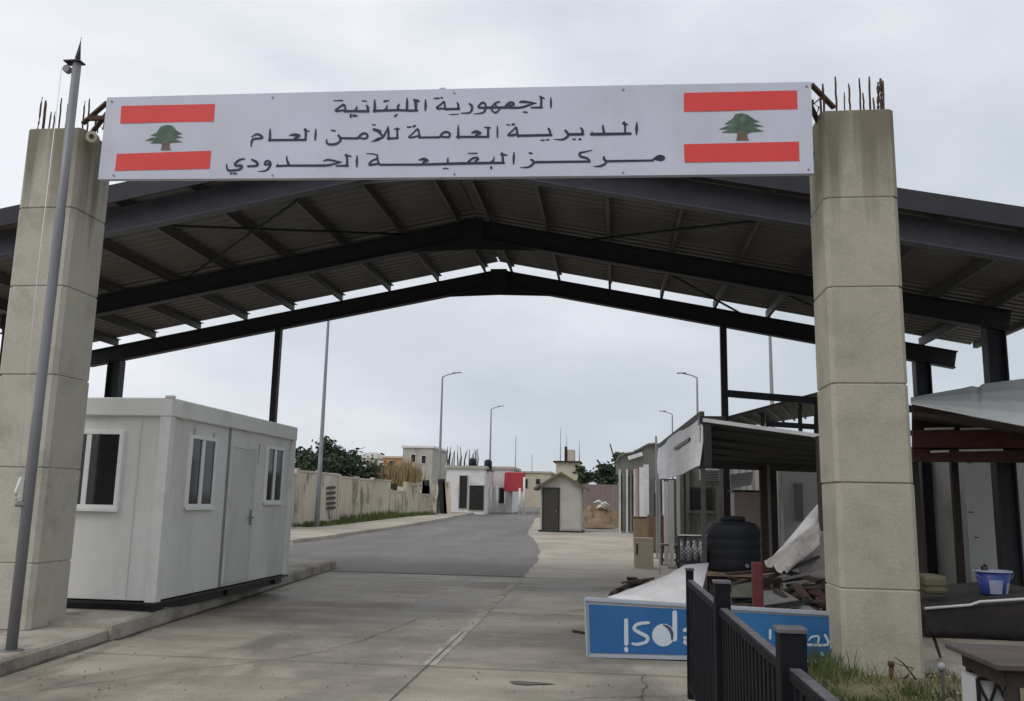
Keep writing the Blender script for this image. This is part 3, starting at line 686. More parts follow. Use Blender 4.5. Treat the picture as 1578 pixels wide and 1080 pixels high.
y_ = PX(346, 780, xs_).y; MB().box(xs_, xs_+.014, y_-.03, y_+.03, .33, bz1-.24).build('joint_strip', M('grey joint strip', (.22, .22, .21), .6), cab)
p = PX(375, 655, xs_); mb = MB(); mb.box(xs_, xs_+.03, p.y-.12, p.y+.12, p.z-.09, p.z+.07); mb.build('rusty_bracket', M('rust stain', (.16, .09, .045), .9, .4, 12), cab)
for (x_, y_) in ((262, 655), (300, 660), (330, 667), (400, 684), (430, 692)):
    p = PX(x_, y_, xs_); MB().hexa([(xs_, p.y-.012, p.z-.35), (xs_+.003, p.y-.012, p.z-.35), (xs_+.003, p.y+.006, p.z-.35), (xs_, p.y+.006, p.z-.35), (xs_, p.y-.022, p.z), (xs_+.003, p.y-.022, p.z), (xs_+.003, p.y+.022, p.z), (xs_, p.y+.022, p.z)]).build('rust_run', M('rust run', (.42, .34, .25), .8, .3, 8), cab)
p = PX(281, 640, xs_); MB().box(xs_, xs_+.05, p.y-.06, p.y+.06, p.z-.06, p.z+.06).build('vent', m_whitef, cab, bevel=.01)

# ================================================================== street lamps
def lamp(x, ytop, Y, arm, label, hid=False, H=None):
    q = P(x, ytop, Y); b = Vector((q.x, Y, gz(Y)+.14))
    o = thing('street_lamp', label, 'street lamp', b, 'street lamps along the road')
    t = Vector((b.x, Y, q.z if H is None else H))
    MB().tube([b, b+(t-b)*.3, t-Vector((0, 0, .25)), t], [.13, .105, .06, .055], 10).build('pole', m_lamp, o)
    e_ = t+Vector((arm*1.05, 0, .28))
    MB().tube([t-Vector((0, 0, .05)), t+Vector((arm*.35, 0, .12)), e_], .04, 8).build('arm', m_lamp, o)
    mb = MB(); mb.hexa([e_+Vector((-.25*arm if 0 else -.3, -.13, -.05)), e_+Vector((.35, -.13, 0)), e_+Vector((.35, .13, 0)), e_+Vector((-.3, .13, -.05)),
                        e_+Vector((-.3, -.09, .03)), e_+Vector((.3, -.06, .06)), e_+Vector((.3, .06, .06)), e_+Vector((-.3, .09, .03))])
    mb.build('lamp_head', m_lamp, o)
    MB().box(b.x-.2, b.x+.2, Y-.2, Y+.2, b.z-.02, b.z+.03).build('base_plate', m_lamp, o)
    return o
qA = P(490, 812, 42)
oA = lamp(500, 600, 42, 1.2, 'tall grey lamp post nearest the cabin, its head hidden by the canopy roof', H=11.2)
lamp(682, 580, 62, 1.0, 'thin street lamp beside the bare shrubs, arm to the right, taller of that pair')
lamp(757, 630, 84, .9, 'far thin street lamp above the white shop, arm to the right')
lamp(1074, 581, 60, -1.0, 'street lamp above the white fascia on the right, arm pointing left')
lamp(1036, 638, 85, -.9, 'smaller far street lamp right of the sheet metal shack, arm pointing left')
lamp(1186, 500, 41, -1.2, 'lamp post seen through the canopy frame beside the right pillar', H=11.0)
for x, yt, Y, lab in ((795, 672, 118, 'very thin distant pole above the red awning'), (820, 700, 150, 'faint distant pole left of the guard booth roof'), (940, 684, 70, 'leaning dark pole behind the dirt heap')):
    q = P(x, yt, Y); b = Vector((q.x+(1.6 if x == 940 else 0), Y, gz(Y)))
    o = thing('pole', lab, 'pole', b); MB().tube([b, q], [.09, .05], 8).build('shaft', m_lamp if x != 940 else m_black, o)
    MB().box(b.x-.15, b.x+.15, Y-.15, Y+.15, b.z-.05, b.z+.05).build('base_plate', m_lamp, o)

# ================================================================== left boundary wall of precast panels
m_wall = M('stained precast concrete', (.52, .46, .37), .9, .16, .9, .25, 20, dirt=(.10, .08, .06), dscale=.9, damt=.8, stretch=(1.2, 1.2, .55), dpos=(.53, .66))
wpts = [(400, 726, 38), (457, 727, 42), (522, 730, 47), (575, 736, 52), (626, 741, 57), (665, 744, 61)]
for i in range(len(wpts)-1):
    (xa, ya, Ya), (xb, yb2, Yb) = wpts[i], wpts[i+1]
    a, b = P(xa, ya, Ya), P(xb, yb2, Yb)
    n = 2
    for k in range(n):
        p, q = a+(b-a)*(k/n), a+(b-a)*((k+1)/n)
        d = (q-p).normalized(); p2, q2 = p+d*.05, q-d*.05
        zb = gz(p.y)+.12
        lab = ['tan precast wall panel hidden partly by the white cabin', 'stained tan wall panel just right of the cabin corner', 'tan wall panel behind the tall lamp post base', 'wall panel with dark drips right of the tall lamp post', 'tan wall panel with weeds at its foot, left of the middle', 'pale ribbed wall panel above the green weeds', 'ribbed wall panel right of the green weeds', 'wall panel before the dry bush, dark broken edge', 'wall panel beside the dark gap near the leaning boards', 'last wall panel before the white shops'][2*i+k]
        o = thing('wall_panel', lab, 'wall', Vector(((p.x+q.x)/2, (p.y+q.y)/2, zb)), 'precast boundary wall panels')
        zt_ = min(p.z, q.z)+random.uniform(-.34, .06)-(.55 if (i, k) in ((3, 1), (4, 1)) else 0)
        nrm = Vector((d.y, -d.x, 0))*.06
        mb = MB(); mb.hexa([(p2+nrm).xy.to_3d()+Vector((0, 0, zb)), (q2+nrm).xy.to_3d()+Vector((0, 0, zb)), (q2-nrm).xy.to_3d()+Vector((0, 0, zb)), (p2-nrm).xy.to_3d()+Vector((0, 0, zb)),
                            (p2+nrm).xy.to_3d()+Vector((0, 0, zt_)), (q2+nrm).xy.to_3d()+Vector((0, 0, zt_)), (q2-nrm).xy.to_3d()+Vector((0, 0, zt_)), (p2-nrm).xy.to_3d()+Vector((0, 0, zt_))])
        nr = 7
        for j in range(nr):
            c = p2+(q2-p2)*((j+.5)/nr)+nrm
            mb.beam(Vector((c.x, c.y, zb)), Vector((c.x, c.y, zt_-.18)), .05, .014, upv=(d.y, -d.x, 0))
        mb.build('panel', m_wall, o)
        cpv = MB(); cpv.beam(Vector((p2.x, p2.y, zt_+.04)), Vector((q2.x, q2.y, zt_+.04)), .2, .1); cpv.build('coping', m_wall, o)
        MB().beam(Vector((p.x, p.y, zb-.1)), Vector((p.x, p.y, zt_+.16)), .2, .36, upv=(d.x, d.y, 0)).build('post', m_wall, o)
# black stencil marks / drips painted on the panel by the tall lamp
def wall_at(x, y): # point just in front of the wall
    for (xa, ya, Ya), (xb, yb2, Yb) in zip(wpts, wpts[1:]):
        if xa <= x <= xb:
            t = (x-xa)/(xb-xa); a = P(xa, ya, Ya); b = P(xb, yb2, Yb)
            # intersect ray with the vertical plane of the wall
            n_ = Vector((b.y-a.y, -(b.x-a.x), 0)).normalized()
            d = ray(x, y); k = ((a+n_*.13)-CAMP).dot(n_)/d.dot(n_); return CAMP+d*k, n_
ws = thing('painted_mark', 'row of black dashes painted on the wall behind the tall lamp post', 'graffiti', wall_at(508, 770)[0])
for j, y_ in enumerate((752, 760, 768, 776, 783)):
    a, n_ = wall_at(504, y_); b, _ = wall_at(517, y_-1); MB().beam(a, b, .02, .14).build('dash', m_black, ws)
a, _ = wall_at(507, 786); b, _ = wall_at(507, 800); MB().beam(a, b, .05, .02, upv=(0, 1, 0)).build('drip', m_black, ws)

# ================================================================== foliage helpers
def leafmat(name, col, var=.5): return M(name, col, .7, var, 1.4, spec=.2)
def leaves(mb, c, rx_, ry_, rz_, n, size, rnd):
    for _ in range(n):
        while True:
            v = Vector((rnd.uniform(-1, 1), rnd.uniform(-1, 1), rnd.uniform(-1, 1)))
            if .15 < v.length < 1: break
        v = Vector((rnd.gauss(0, .55), rnd.gauss(0, .55), rnd.gauss(0, .6)))
        p = Vector((c.x+v.x*rx_, c.y+v.y*ry_, c.z+v.z*rz_)); s_ = size*rnd.uniform(.6, 1.3)
        a = Vector((rnd.uniform(-1, 1), rnd.uniform(-1, 1), rnd.uniform(-.6, .6))).normalized()*s_
        b = a.cross(Vector((rnd.uniform(-1, 1), rnd.uniform(-1, 1), rnd.uniform(-1, 1)))).normalized()*s_*.55
        mb.add([p-a, p+b, p+a, p-b], [(0, 1, 2, 3)])
def tree(name, label, base, h, w, mat, seed, n=900, size=.3, low=.25, group=None, cat='tree', clumps=9):
    rnd = random.Random(seed); o = thing(name, label, cat, base, group)
    tm = MB(); t = Vector(base)+Vector((rnd.uniform(-.1, .1)*w, 0, h*.6)); tm.tube([base, (Vector(base)+t)/2+Vector((.05*w, 0, 0)), t], [.05*w+.03, .04*w+.02, .02], 7)
    cm = MB()
    for k in range(clumps):
        c = Vector(base)+Vector((rnd.uniform(-.36, .36)*w, rnd.uniform(-.36, .36)*w, h*rnd.uniform(low+.1, .88)))
        tm.tube([Vector(base)+Vector((0, 0, h*rnd.uniform(.2, .4))), c], [.02*w+.01, .01], 5)
        r = w*rnd.uniform(.16, .3); leaves(cm, c, r, r, r*.75, n//clumps, size, rnd)
    tm.build('trunk', M('bark', (.09, .07, .05), .9, .3, 10), o); cm.build('crown', mat, o); return o
def bush(name, label, c, w, h, mat, seed, n=500, size=.18, cat='bush', group=None, d=None):
    rnd = random.Random(seed); o = thing(name, label, cat, (c[0], c[1], c[2]), group); cm = MB()
    for k in range(8):
        cc = Vector((c[0]+rnd.uniform(-.4, .4)*w, c[1]+rnd.uniform(-.3, .3)*(d or w), c[2]+h*rnd.uniform(.25, .72)))
        leaves(cm, cc, w*.2, (d or w)*.2, h*.28, n//8, size, rnd)
    cm.build('foliage', mat, o)
    sm = MB()
    for k in range(6): sm.tube([(c[0], c[1], c[2]-.1), (c[0]+rnd.uniform(-.35, .35)*w, c[1], c[2]+h*.6)], [.03, .01], 5)
    sm.build('stem', M('bark', (.09, .07, .05)), o); return o
def spread(x0, x1, ytop, ybot, Y):
    a, b = P(x0, ytop, Y), P(x1, ytop, Y); c = P((x0+x1)/2, ybot, Y)
    return (a+b)/2, abs(b.x-a.x), c
lf_dark = leafmat('dark evergreen leaf', (.055, .072, .045)); lf_mid = leafmat('mid green leaf', (.085, .105, .06)); lf_dry = leafmat('dry reed', (.26, .19, .095), .3); lf_grass = leafmat('grass blade', (.10, .125, .045), .4)
def tree_px(name, label, x0, x1, yt, Y, mat, seed, **k):
    t, w, _ = spread(x0, x1, yt, 800, Y); base = Vector((t.x, Y, gz(Y)-.05)); return tree(name, label, base, t.z-base.z, w*1.1, mat, seed, **k)
tree_px('tree', 'dark feathery tree rising behind the wall by the tall lamp post', 480, 524, 668, 75, lf_dark, 3, n=3200, size=.2, low=.3, clumps=14, group='trees behind the left wall')
tree_px('tree', 'small spiky dark tree at the cabin corner behind the wall', 450, 482, 680, 70, lf_dark, 4, n=1600, size=.2, low=.35, group='trees behind the left wall')
tree_px('tree', 'low dark tree between the tall lamp post and the far white houses', 516, 552, 694, 78, lf_dark, 5, n=1600, size=.22, low=.4, group='trees behind the left wall')
for i, (x0, x1, yt, Y, lab) in enumerate([(430, 492, 699, 62, 'dark hedge behind the wall left of the tall lamp post'), (482, 524, 702, 63, 'dark hedge behind the wall just right of the tall lamp post'), (515, 556, 702, 64, 'dark hedge clump above the wall with the painted dashes'), (540, 596, 713, 66, 'mid green scrub above the wall before the dry reeds')]):
    t, w, _ = spread(x0, x1, yt, 0, Y); bush('hedge', lab, (t.x, Y, gz(Y)), w*1.25, t.z-gz(Y), lf_dark if i < 3 else lf_mid, 20+i, n=2600, size=.2, cat='hedge', d=3.0, group='hedges behind the left wall')
# dry reeds: upright blades
def reeds(x0, x1, yt, Y, label, seed):
    rnd = random.Random(seed); t, w, _ = spread(x0, x1, yt, 0, Y); z0 = gz(Y); o = thing('dry_reeds', label, 'dry bush', (t.x, Y, z0), 'dry reeds behind the wall'); mb = MB()
    for _ in range(420):
        px_ = t.x+rnd.gauss(0, .3)*w; py_ = Y+rnd.uniform(-1, 1); h = (t.z-z0)*rnd.uniform(.6, 1.02)*(1-.25*abs(px_-t.x)/w); l_ = rnd.gauss(0, .12)*h*.6
        mb.add([(px_-.05, py_, z0), (px_+.05, py_, z0), (px_+l_*.5+.045, py_, z0+h*.6), (px_+l_, py_, z0+h), (px_+l_*.5-.045, py_, z0+h*.6)], [(0, 1, 2, 4), (4, 2, 3)])
    mb.build('stalks', lf_dry, o)
reeds(582, 626, 706, 66, 'tan dry reeds below the orange roofed house', 41)
reeds(612, 648, 700, 67, 'taller tan dry reeds before the grey box building', 42)
# weeds along the foot of the wall
rnd = random.Random(5); mb = MB()
for _ in range(1500):
    t = rnd.random(); x_ = 452+t*200
    p = wall_at(x_, 760)[0]; n_ = wall_at(x_, 760)[1]; q = p+n_*rnd.uniform(.05, 1.1); z = gz(q.y)+.14; h = rnd.uniform(.12, .5)*(1.1 if 520 < x_ < 600 else .6); s_ = rnd.uniform(-.2, .2)
    mb.add([(q.x-.04, q.y, z), (q.x+.04, q.y, z), (q.x+s_, q.y+rnd.uniform(-.1, .1), z+h)], [(0, 1, 2)])
tag(mb.build('weeds', lf_grass), 'green weeds along the foot of the left boundary wall', 'weeds', kind='stuff')
# bare shrubs
def bare(x0, x1, yt, Y, label, seed):
    rnd = random.Random(seed); t, w, _ = spread(x0, x1, yt, 0, Y); z0 = gz(Y); o = thing('bare_shrub', label, 'shrub', (t.x, Y, z0), 'leafless shrubs behind the shops')
    tm = MB(); tm.tube([(t.x, Y, z0), (t.x, Y, z0+.8)], [.14, .1], 6); tm.build('trunk', M('bark', (.09, .07, .05)), o)
    mb = MB()
    for k in range(13):
        dx = rnd.uniform(-.5, .5)*w; h = (t.z-z0)*rnd.uniform(.7, 1.0); cv = rnd.uniform(-.2, .2)*w
        mb.tube([(t.x+dx*.15, Y, z0+.6), (t.x+dx*.9, Y+rnd.uniform(-.5, .5), z0+h*.55), (t.x+dx*1.1+cv*.4, Y, z0+h*.82), (t.x+dx+cv, Y+rnd.uniform(-.5, .5), z0+h)], [.09, .08, .06, .03], 5)
    mb.build('branches', M('bark', (.09, .07, .05)), o)
bare(690, 712, 684, 82, 'leafless shrub with arching stems right of the thin street lamp', 1)
bare(712, 736, 690, 84, 'leafless shrub above the dark doorway of the white shop', 2)

# ================================================================== houses far left
m_cream = M('cream render', (.52, .46, .36), .85, .1, .8, dirt=(.3, .25, .18), dscale=.8, damt=.4)
m_grey = M('grey render', (.42, .40, .36), .85, .1, .8, dirt=(.2, .18, .15), dscale=.8, damt=.5)
m_wht = M('white render', (.74, .72, .72), .85, .08, .8, dirt=(.35, .31, .25), dscale=.7, damt=.5)
m_org = M('orange render', (.48, .27, .15), .85, .12, .8)
m_dark = M('dark opening', (.02, .019, .018), .8, .3, 3)
def house(label, x0, x1, yt, Y, depth, mat, wins=(), roof='flat', group='houses beyond the left wall', rm=None, name='house', cat='house'):
    a, b = P(x0, yt, Y), P(x1, yt, Y); z0 = gz(Y)-.05; zt_ = (a.z+b.z)/2
    o = thing(name, label, cat, ((a.x+b.x)/2, Y, z0), group)
    MB().box(a.x, b.x, Y, Y+depth, z0, zt_).build('wall', mat, o)
    if roof == 'flat': MB().box(a.x-.15, b.x+.15, Y-.15, Y+depth+.15, zt_, zt_+.22).build('roof', rm or mat, o)
    elif roof == 'hip':
        mb = MB(); x_, y_ = (a.x+b.x)/2, Y+depth/2; mb.add([(a.x-.3, Y-.3, zt_), (b.x+.3, Y-.3, zt_), (b.x+.3, Y+depth+.3, zt_), (a.x-.3, Y+depth+.3, zt_), (x_-.6, y_, zt_+1.1), (x_+.6, y_, zt_+1.1)], [(0, 1, 5, 4), (1, 2, 5), (2, 3, 4, 5), (3, 0, 4), (3, 2, 1, 0)]); mb.build('roof', rm or mat, o)
    for (u0, v0, u1, v1, nm) in wins:
        p, q = P(u0, v0, Y), P(u1, v1, Y)
        f = MB(); f.box(p.x-.06, q.x+.06, Y-.05, Y+.02, q.z-.06, p.z+.06); w_ = f.build(nm, rm or mat, o)
        MB().box(p.x, q.x, Y-.07, Y-.045, q.z, p.z).build('pane', m_dark, w_)
    return o
house('small white house far behind the wall, half hidden by green scrub', 546, 580, 706, 130, 8, m_wht, [(553, 712, 558, 720, 'window'), (566, 712, 571, 720, 'window')], 'hip', rm=m_grey)
house('low pale house left of the orange roofed house', 575, 606, 713, 120, 8, m_wht, [(584, 717, 590, 724, 'window')])
house('orange and pink house behind the dry reeds', 590, 640, 706, 100, 8, m_org, [(600, 710, 607, 718, 'window'), (626, 710, 632, 718, 'window')], rm=m_cream)
house('tall grey box building with flat slab roof behind the reeds', 621, 667, 690, 92, 8, m_grey, [(634, 700, 640, 712, 'window'), (650, 702, 656, 714, 'window')], rm=m_wht)
house('low cream building seen left of the guard booth roof', 800, 848, 729, 105, 9, m_cream, [(808, 738, 813, 752, 'door'), (826, 738, 832, 746, 'window')], rm=m_grey)
# shops by the roadside
def shop(label, x0, x1, yt, Y, depth, mat, **k): return house(label, x0, x1, yt, Y, depth, mat, name='shop', cat='shop', group='shops on the left side', **k)
shop('white flat roofed shop with dark doorway and grey shutter', 688, 747, 722, 66, 5, m_wht, wins=[(709, 733, 719, 783, 'door'), (724, 748, 745, 786, 'shutter')], rm=m_grey)
shop('pale shop with white posts behind the red awning', 747, 790, 723, 72, 5, m_wht, wins=[(753, 750, 758, 784, 'door'), (770, 752, 778, 775, 'window')], rm=m_grey)
p0, p1 = P(778, 728, 70), P(805, 757, 70)
aw = thing('awning', 'red awning box fixed on the pale roadside shop', 'awning', ((p0.x+p1.x)/2, 70, p1.z)); m_redc = M('red canvas', (.36, .03, .04), .7, .12, 3)
MB().hexa([(p0.x, 69.6, p1.z), (p1.x, 69.6, p1.z), (p1.x, 72, p1.z), (p0.x, 72, p1.z), (p0.x, 69.9, p0.z), (p1.x, 69.9, p0.z), (p1.x, 72, p0.z+.1), (p0.x, 72, p0.z+.1)]).build('canvas', m_redc, aw)
for x_ in (p0.x+.08, p1.x-.1): MB().tube([(x_, 69.7, gz(70)), (x_, 69.7, p1.z+.05)], .06, 6).build('pole', m_whitef, aw)
for i, (x_, yt, lab) in enumerate([(748, 744, 'white post at the corner of the grey shutter'), (757, 748, 'white post left of the red awning'), (766, 748, 'white post under the left edge of the red awning'), (801, 752, 'white post under the right end of the red awning'), (808, 735, 'white post right of the red awning')]):
    q = P(x_, yt, 68.5); o = thing('post', lab, 'post', (q.x, 68.5, gz(68.5)), 'white posts before the shops'); MB().tube([(q.x, 68.5, gz(68.5)), q], .085, 8).build('shaft', m_whitef, o); MB().box(q.x-.13, q.x+.13, 68.37, 68.63, gz(68.5)-.02, gz(68.5)+.1).build('foot', m_kerb, o)
# leaning boards and rags near the wall end
for i, (x0, y0, x1, y1, lab, mt) in enumerate([(632, 745, 624, 786, 'dark board leaning at the broken wall end', m_dark), (648, 742, 652, 788, 'pale plank standing by the wall end', m_wall), (672, 746, 664, 788, 'pale leaning plank left of the white shop', m_wall), (680, 738, 684, 786, 'dark narrow plank standing beside the white shop', m_dark), (640, 752, 650, 789, 'pale slanting plank crossing the dark gap', m_wall), (657, 748, 650, 787, 'pale plank leaning left in the dark gap', m_wall), (656, 740, 660, 787, 'dark board in the gap of the broken wall', m_dark), (606, 745, 611, 791, 'dark board leaning on the low broken wall panel', m_dark), (618, 750, 613, 792, 'pale plank leaning right before the broken wall panel', m_wall), (597, 752, 600, 792, 'dark narrow board at the foot of the dry reeds', m_dark), (688, 742, 690, 786, 'weathered pale plank against the white shop corner', m_wall)]):
    a, b = P(x0, y0, 61.5), P(x1, y1, 61.5); b.z = gz(61.5)+.1
    MB_ = MB().beam(b, a, .5, .08, upv=(0, 1, 0)); o = MB_.build('plank', mt); tag(o, lab, 'plank', 'planks at the end of the wall')

# ================================================================== tower building and trees in the distance
YT = 125
tw = thing('tower', 'cream unfinished tower block with rooftop antennas behind the booth', 'tower', (P(873, 720, YT).x, YT, gz(YT)))
a, b = P(857, 712, YT), P(893, 712, YT); c, d = P(862, 692, YT), P(890, 692, YT)
MB().box(a.x, b.x, YT, YT+6, gz(YT)-.1, a.z).build('wall', m_cream, tw)
MB().box(a.x-.4, b.x+.2, YT-.4, YT+6.2, a.z, a.z+.18).build('roof_slab', m_dark, tw)
MB().box(c.x+.9, d.x-.5, YT+1, YT+4, a.z+.18, c.z).build('stair_tower', m_cream, tw)
p, q = P(870, 688, YT+.9), P(874, 711, YT+.9); MB().box(p.x, q.x, YT+.9, YT+1.05, q.z, p.z).build('opening', m_dark, tw)
for x_, y_ in ((864, 660), (873, 671), (893, 680)):
    q = P(x_, y_, YT+2); MB().tube([(q.x, YT+2, a.z), q], [.07, .04], 6).build('antenna', m_lamp, tw)
tree_px('tree', 'round dark tree just right of the guard booth roof', 888, 914, 717, 110, lf_dark, 8, n=900, size=.35, low=.3, group='trees in the far distance')
tree_px('tree', 'large dark tree left of the sheet metal shack', 918, 952, 706, 85, lf_dark, 9, n=1400, size=.3, low=.3, group='trees in the far distance')
tree_px('tree', 'dark tree crown overhanging the sheet metal shack', 944, 985, 690, 66, lf_dark, 10, n=1400, size=.25, low=.45, group='trees in the far distance')

# ================================================================== guard booth
YG = 43.0
gb = G(866, 820); YG = gb.y; zg = gz(YG)
x0, x1 = P(833, 780, YG).x, P(896, 780, YG).x; ze = P(866, 747, YG).z; zr = P(866, 728, YG).z; dp = 2.2
bo = thing('guard_booth', 'small rendered guard booth with gabled roof on the paving', 'booth', ((x0+x1)/2, YG+dp/2, zg))
m_booth = M('booth render', (.40, .39, .35), .85, .08, 1.2, dirt=(.28, .26, .21), dscale=1.2, damt=.5)
m_olive = M('olive brown roof', (.13, .115, .07), .85, .2, 2)
xm = (x0+x1)/2
mb = MB(); mb.poly([(x0, YG, zg+.08), (x1, YG, zg+.08), (x1, YG, ze), (xm, YG, zr-.08), (x0, YG, ze)], (0, dp, 0)); mb.build('wall', m_booth, bo)
MB().box(x0-.1, x1+.12, YG-.1, YG+dp+.1, zg-.02, zg+.08).build('plinth', m_dark, bo)
for sg, xe in ((-1, x0-.35), (1, x1+.35)):
    sl_ = (zr-ze)/(xm-x0); z_e = zr-sl_*abs(xe-xm)
    mb = MB(); mb.hexa([(xm, YG-.3, zr-.09), (xe, YG-.3, z_e-.09), (xe, YG+dp+.3, z_e-.09), (xm, YG+dp+.3, zr-.09), (xm, YG-.3, zr+.03), (xe, YG-.3, z_e+.03), (xe, YG+dp+.3, z_e+.03), (xm, YG+dp+.3, zr+.03)]); mb.build('roof', m_olive, bo)
q0, q1 = P(838, 753, YG), P(860, 815, YG)
do = MB().box(q0.x, q1.x, YG-.03, YG+.02, zg+.1, q0.z).build('door', M('dark brown door', (.045, .04, .033), .6, .2, 4), bo)
mb = MB(); mb.box(q0.x-.07, q0.x, YG-.05, YG, zg+.08, q0.z+.07); mb.box(q1.x, q1.x+.07, YG-.05, YG, zg+.08, q0.z+.07); mb.box(q0.x, q1.x, YG-.05, YG, q0.z, q0.z+.07); mb.build('door_frame', m_black, bo)
MB().tube([(q1.x-.12, YG-.03, zg+1.05), (q1.x-.12, YG-.09, zg+1.05)], .03, 8).build('handle', m_galv, do)
mb = MB(); a, b = P(866, 753, YG), P(894, 812, YG); mb.box(a.x, b.x, YG-.02, YG, zg+.15, a.z); mb.build('wall_patch', m_grey, bo)

# ================================================================== earth heap, hoarding
YM = 52
def heap(name, label, cx, cy, z0, rx_, ry_, h, mat, seed, cat):
    rnd = random.Random(seed); mb = MB(); nr, na = 12, 40; vs = []; fs = []
    ph = [rnd.uniform(0, 6) for _ in range(6)]
    for i in range(nr+1):
        r = i/nr
        for k in range(na):
            t = 2*math.pi*k/na; q = 1+.18*math.sin(3*t+ph[0])+.1*math.sin(5*t+ph[1])
            hh = h*(.55*max(0, 1-r*r)**2+.45*(1-r))*(1-.28*math.cos(t)*math.sin(r*3.1))*(1+.35*math.sin(2*t+ph[2])*r+.2*math.sin(3*t+ph[3])*r)+rnd.uniform(-.13, .13)*h*(1-r**3)
            vs.append((cx+rx_*r*q*math.cos(t), cy+ry_*r*q*math.sin(t), z0-.04+hh))
    for i in range(nr):
        for k in range(na): fs.append((i*na+k, i*na+(k+1) % na, (i+1)*na+(k+1) % na, (i+1)*na+k))
    mb.add(vs, fs); return tag(mb.build(name, mat), label, cat)
a, b = P(903, 790, YM), P(985, 790, YM); t = P(925, 769, YM)
heap('earth_heap', 'brown heap of earth and rubble right of the booth', P(930, 790, YM).x, YM+.5, gz(YM), (b.x-a.x)*.85, 3.0, (t.z-gz(YM))*.72, M('brown earth', (.22, .155, .10), .95, .3, 2, .6, 6, dirt=(.14, .09, .05), dscale=1.0, damt=.8), 3, 'earth heap')
m_hoard = M('mauve sheet metal', (.21, .165, .16), .7, .12, 1, stretch=(3, 1, .3))
a, b = P(898, 746, 60), P(1012, 748, 60)
ho = thing('hoarding', 'mauve sheet metal hoarding behind the earth heap', 'fence', ((a.x+b.x)/2, 60, gz(60)))
mb = MB(); vs = []; fs = []; n = 60
for i in range(n+1):
    x_ = a.x+(b.x-a.x)*i/n; y_ = 60+(.04 if i % 2 else 0); vs += [(x_, y_, gz(60)-.05), (x_, y_, a.z)]
for i in range(n): fs.append((2*i, 2*i+2, 2*i+3, 2*i+1))
mb.add(vs, fs).build('sheet', m_hoard, ho, solid=.02)
for i in range(5): x_ = a.x+(b.x-a.x)*i/4; MB().box(x_-.05, x_+.05, 60.06, 60.16, gz(60)-.05, a.z+.06).build('post', m_rebar, ho)
q = P(930, 757, 51); o = thing('rag_bundle', 'crumpled white plastic lying on top of the earth heap', 'litter', (q.x, 51.6, gz(51)+1.0))
mb = MB(); rnd = random.Random(3)
for k in range(4): c = Vector((q.x+rnd.uniform(-.3, .3), 51.9+rnd.uniform(-.2, .2), gz(51)+1.05+k*.1)); mb.tube([c+Vector((-.3, 0, 0)), c+Vector((0, 0, .12)), c+Vector((.3, .1, -.05))], [.03, .085, .035], 6)
mb.build('bag', m_whitef, o)

# ================================================================== right side: market stalls
m_tarpw = M('white tarpaulin', (.62, .61, .62), .6, .06, 1.2, dirt=(.34, .31, .29), dscale=1.4, damt=.5)
m_tarpg = M('grey green tarpaulin', (.56, .58, .57), .55, .08, .9, dirt=(.36, .41, .38), dscale=.9, damt=.6)
m_brown = M('dark brown wood', (.048, .034, .027), .8, .3, 6, stretch=(1, 1, .2))
m_tin = M('weathered tin', (.15, .15, .135), .7, .2, 2, dirt=(.11, .085, .06), dscale=1.5, damt=.8, stretch=(2, 2, .4))
m_darktin = M('dark tin', (.06, .06, .054), .7, .2, 2)
m_tan = M('tan plywood', (.24, .17, .11), .8, .2, 4, stretch=(2, 2, .3))
m_choc = M('brown plywood', (.13, .075, .05), .75, .25, 4, stretch=(2, 2, .3))
m_maroon = M('maroon painted beam', (.07, .026, .022), .7, .3, 4)
m_gwall = M('grey cabin wall', (.47, .47, .455), .7, .06, 1, dirt=(.24, .23, .21), dscale=1, damt=.5)
m_bwall = M('beige cabin wall', (.58, .53, .47), .75, .06, 1, dirt=(.3, .26, .21), dscale=1, damt=.5)

def px_box(mb, xa, xb, yt, yb_, Y, dep):
    a, b = P(xa, (yt+yb_)/2, Y), P(xb, (yt+yb_)/2, Y); zt_, zb_ = P((xa+xb)/2, yt, Y).z, P((xa+xb)/2, yb_, Y).z
    return mb.box(min(a.x, b.x), max(a.x, b.x), Y, Y+dep, zb_, zt_)
def quad(mb, pts, thick): return mb.poly(pts, thick)
def foot(x, Y): return Vector((P(x, 780, Y).x, Y, gz(Y)))

# ---- near stall with the white side fascia and dark roof
st = thing('market_stall', 'dark roofed stall with long white side fascia left of the right pillar', 'stall', (2.2, 16, 0), 'market stalls on the right')
A, Bq, Cq, Dq = P(1080, 641, 14.3), P(1015, 689, 22.4), P(1015, 738, 22.4), P(1079, 718, 14.3)
mb = MB(); n = 14; vs = []; fs = []
for i in range(n+1):
    t = i/n; top_ = A+(Bq-A)*t; bot = Dq+(Cq-Dq)*t
    for k in range(5): p = top_+(bot-top_)*k/4; vs.append(p+Vector((.03*math.sin(t*9+k), 0, -.05*math.sin(math.pi*t)*(k/4))))
for i in range(n):
    for k in range(4): q = i*5+k; fs.append((q, q+1, q+6, q+5))
mb.add(vs, fs).build('side_fascia', M('white fascia sheet', (.82, .81, .83), .6, .04, 1, dirt=(.5, .48, .46), dscale=1, damt=.4), st, solid=.03)
MB().hexa([(A.x+.03, 14.28, Dq.z-.02), (A.x+.16, 14.28, Dq.z-.02), (A.x+.12, 15.6, Dq.z), (A.x+.06, 15.6, Dq.z), (A.x+.03, 14.28, A.z), (A.x+.16, 14.28, A.z), (A.x+.12, 15.6, A.z-.1), (A.x+.06, 15.6, A.z-.1)]).build('side_drape', m_black, st)
MB().beam(A+Vector((.02, -.02, .03)), Bq+Vector((.02, 0, .03)), .07, .09).build('top_rail', m_darktin, st)
a, b = P(1044, 692, 17.6), P(1068, 677, 15.6)
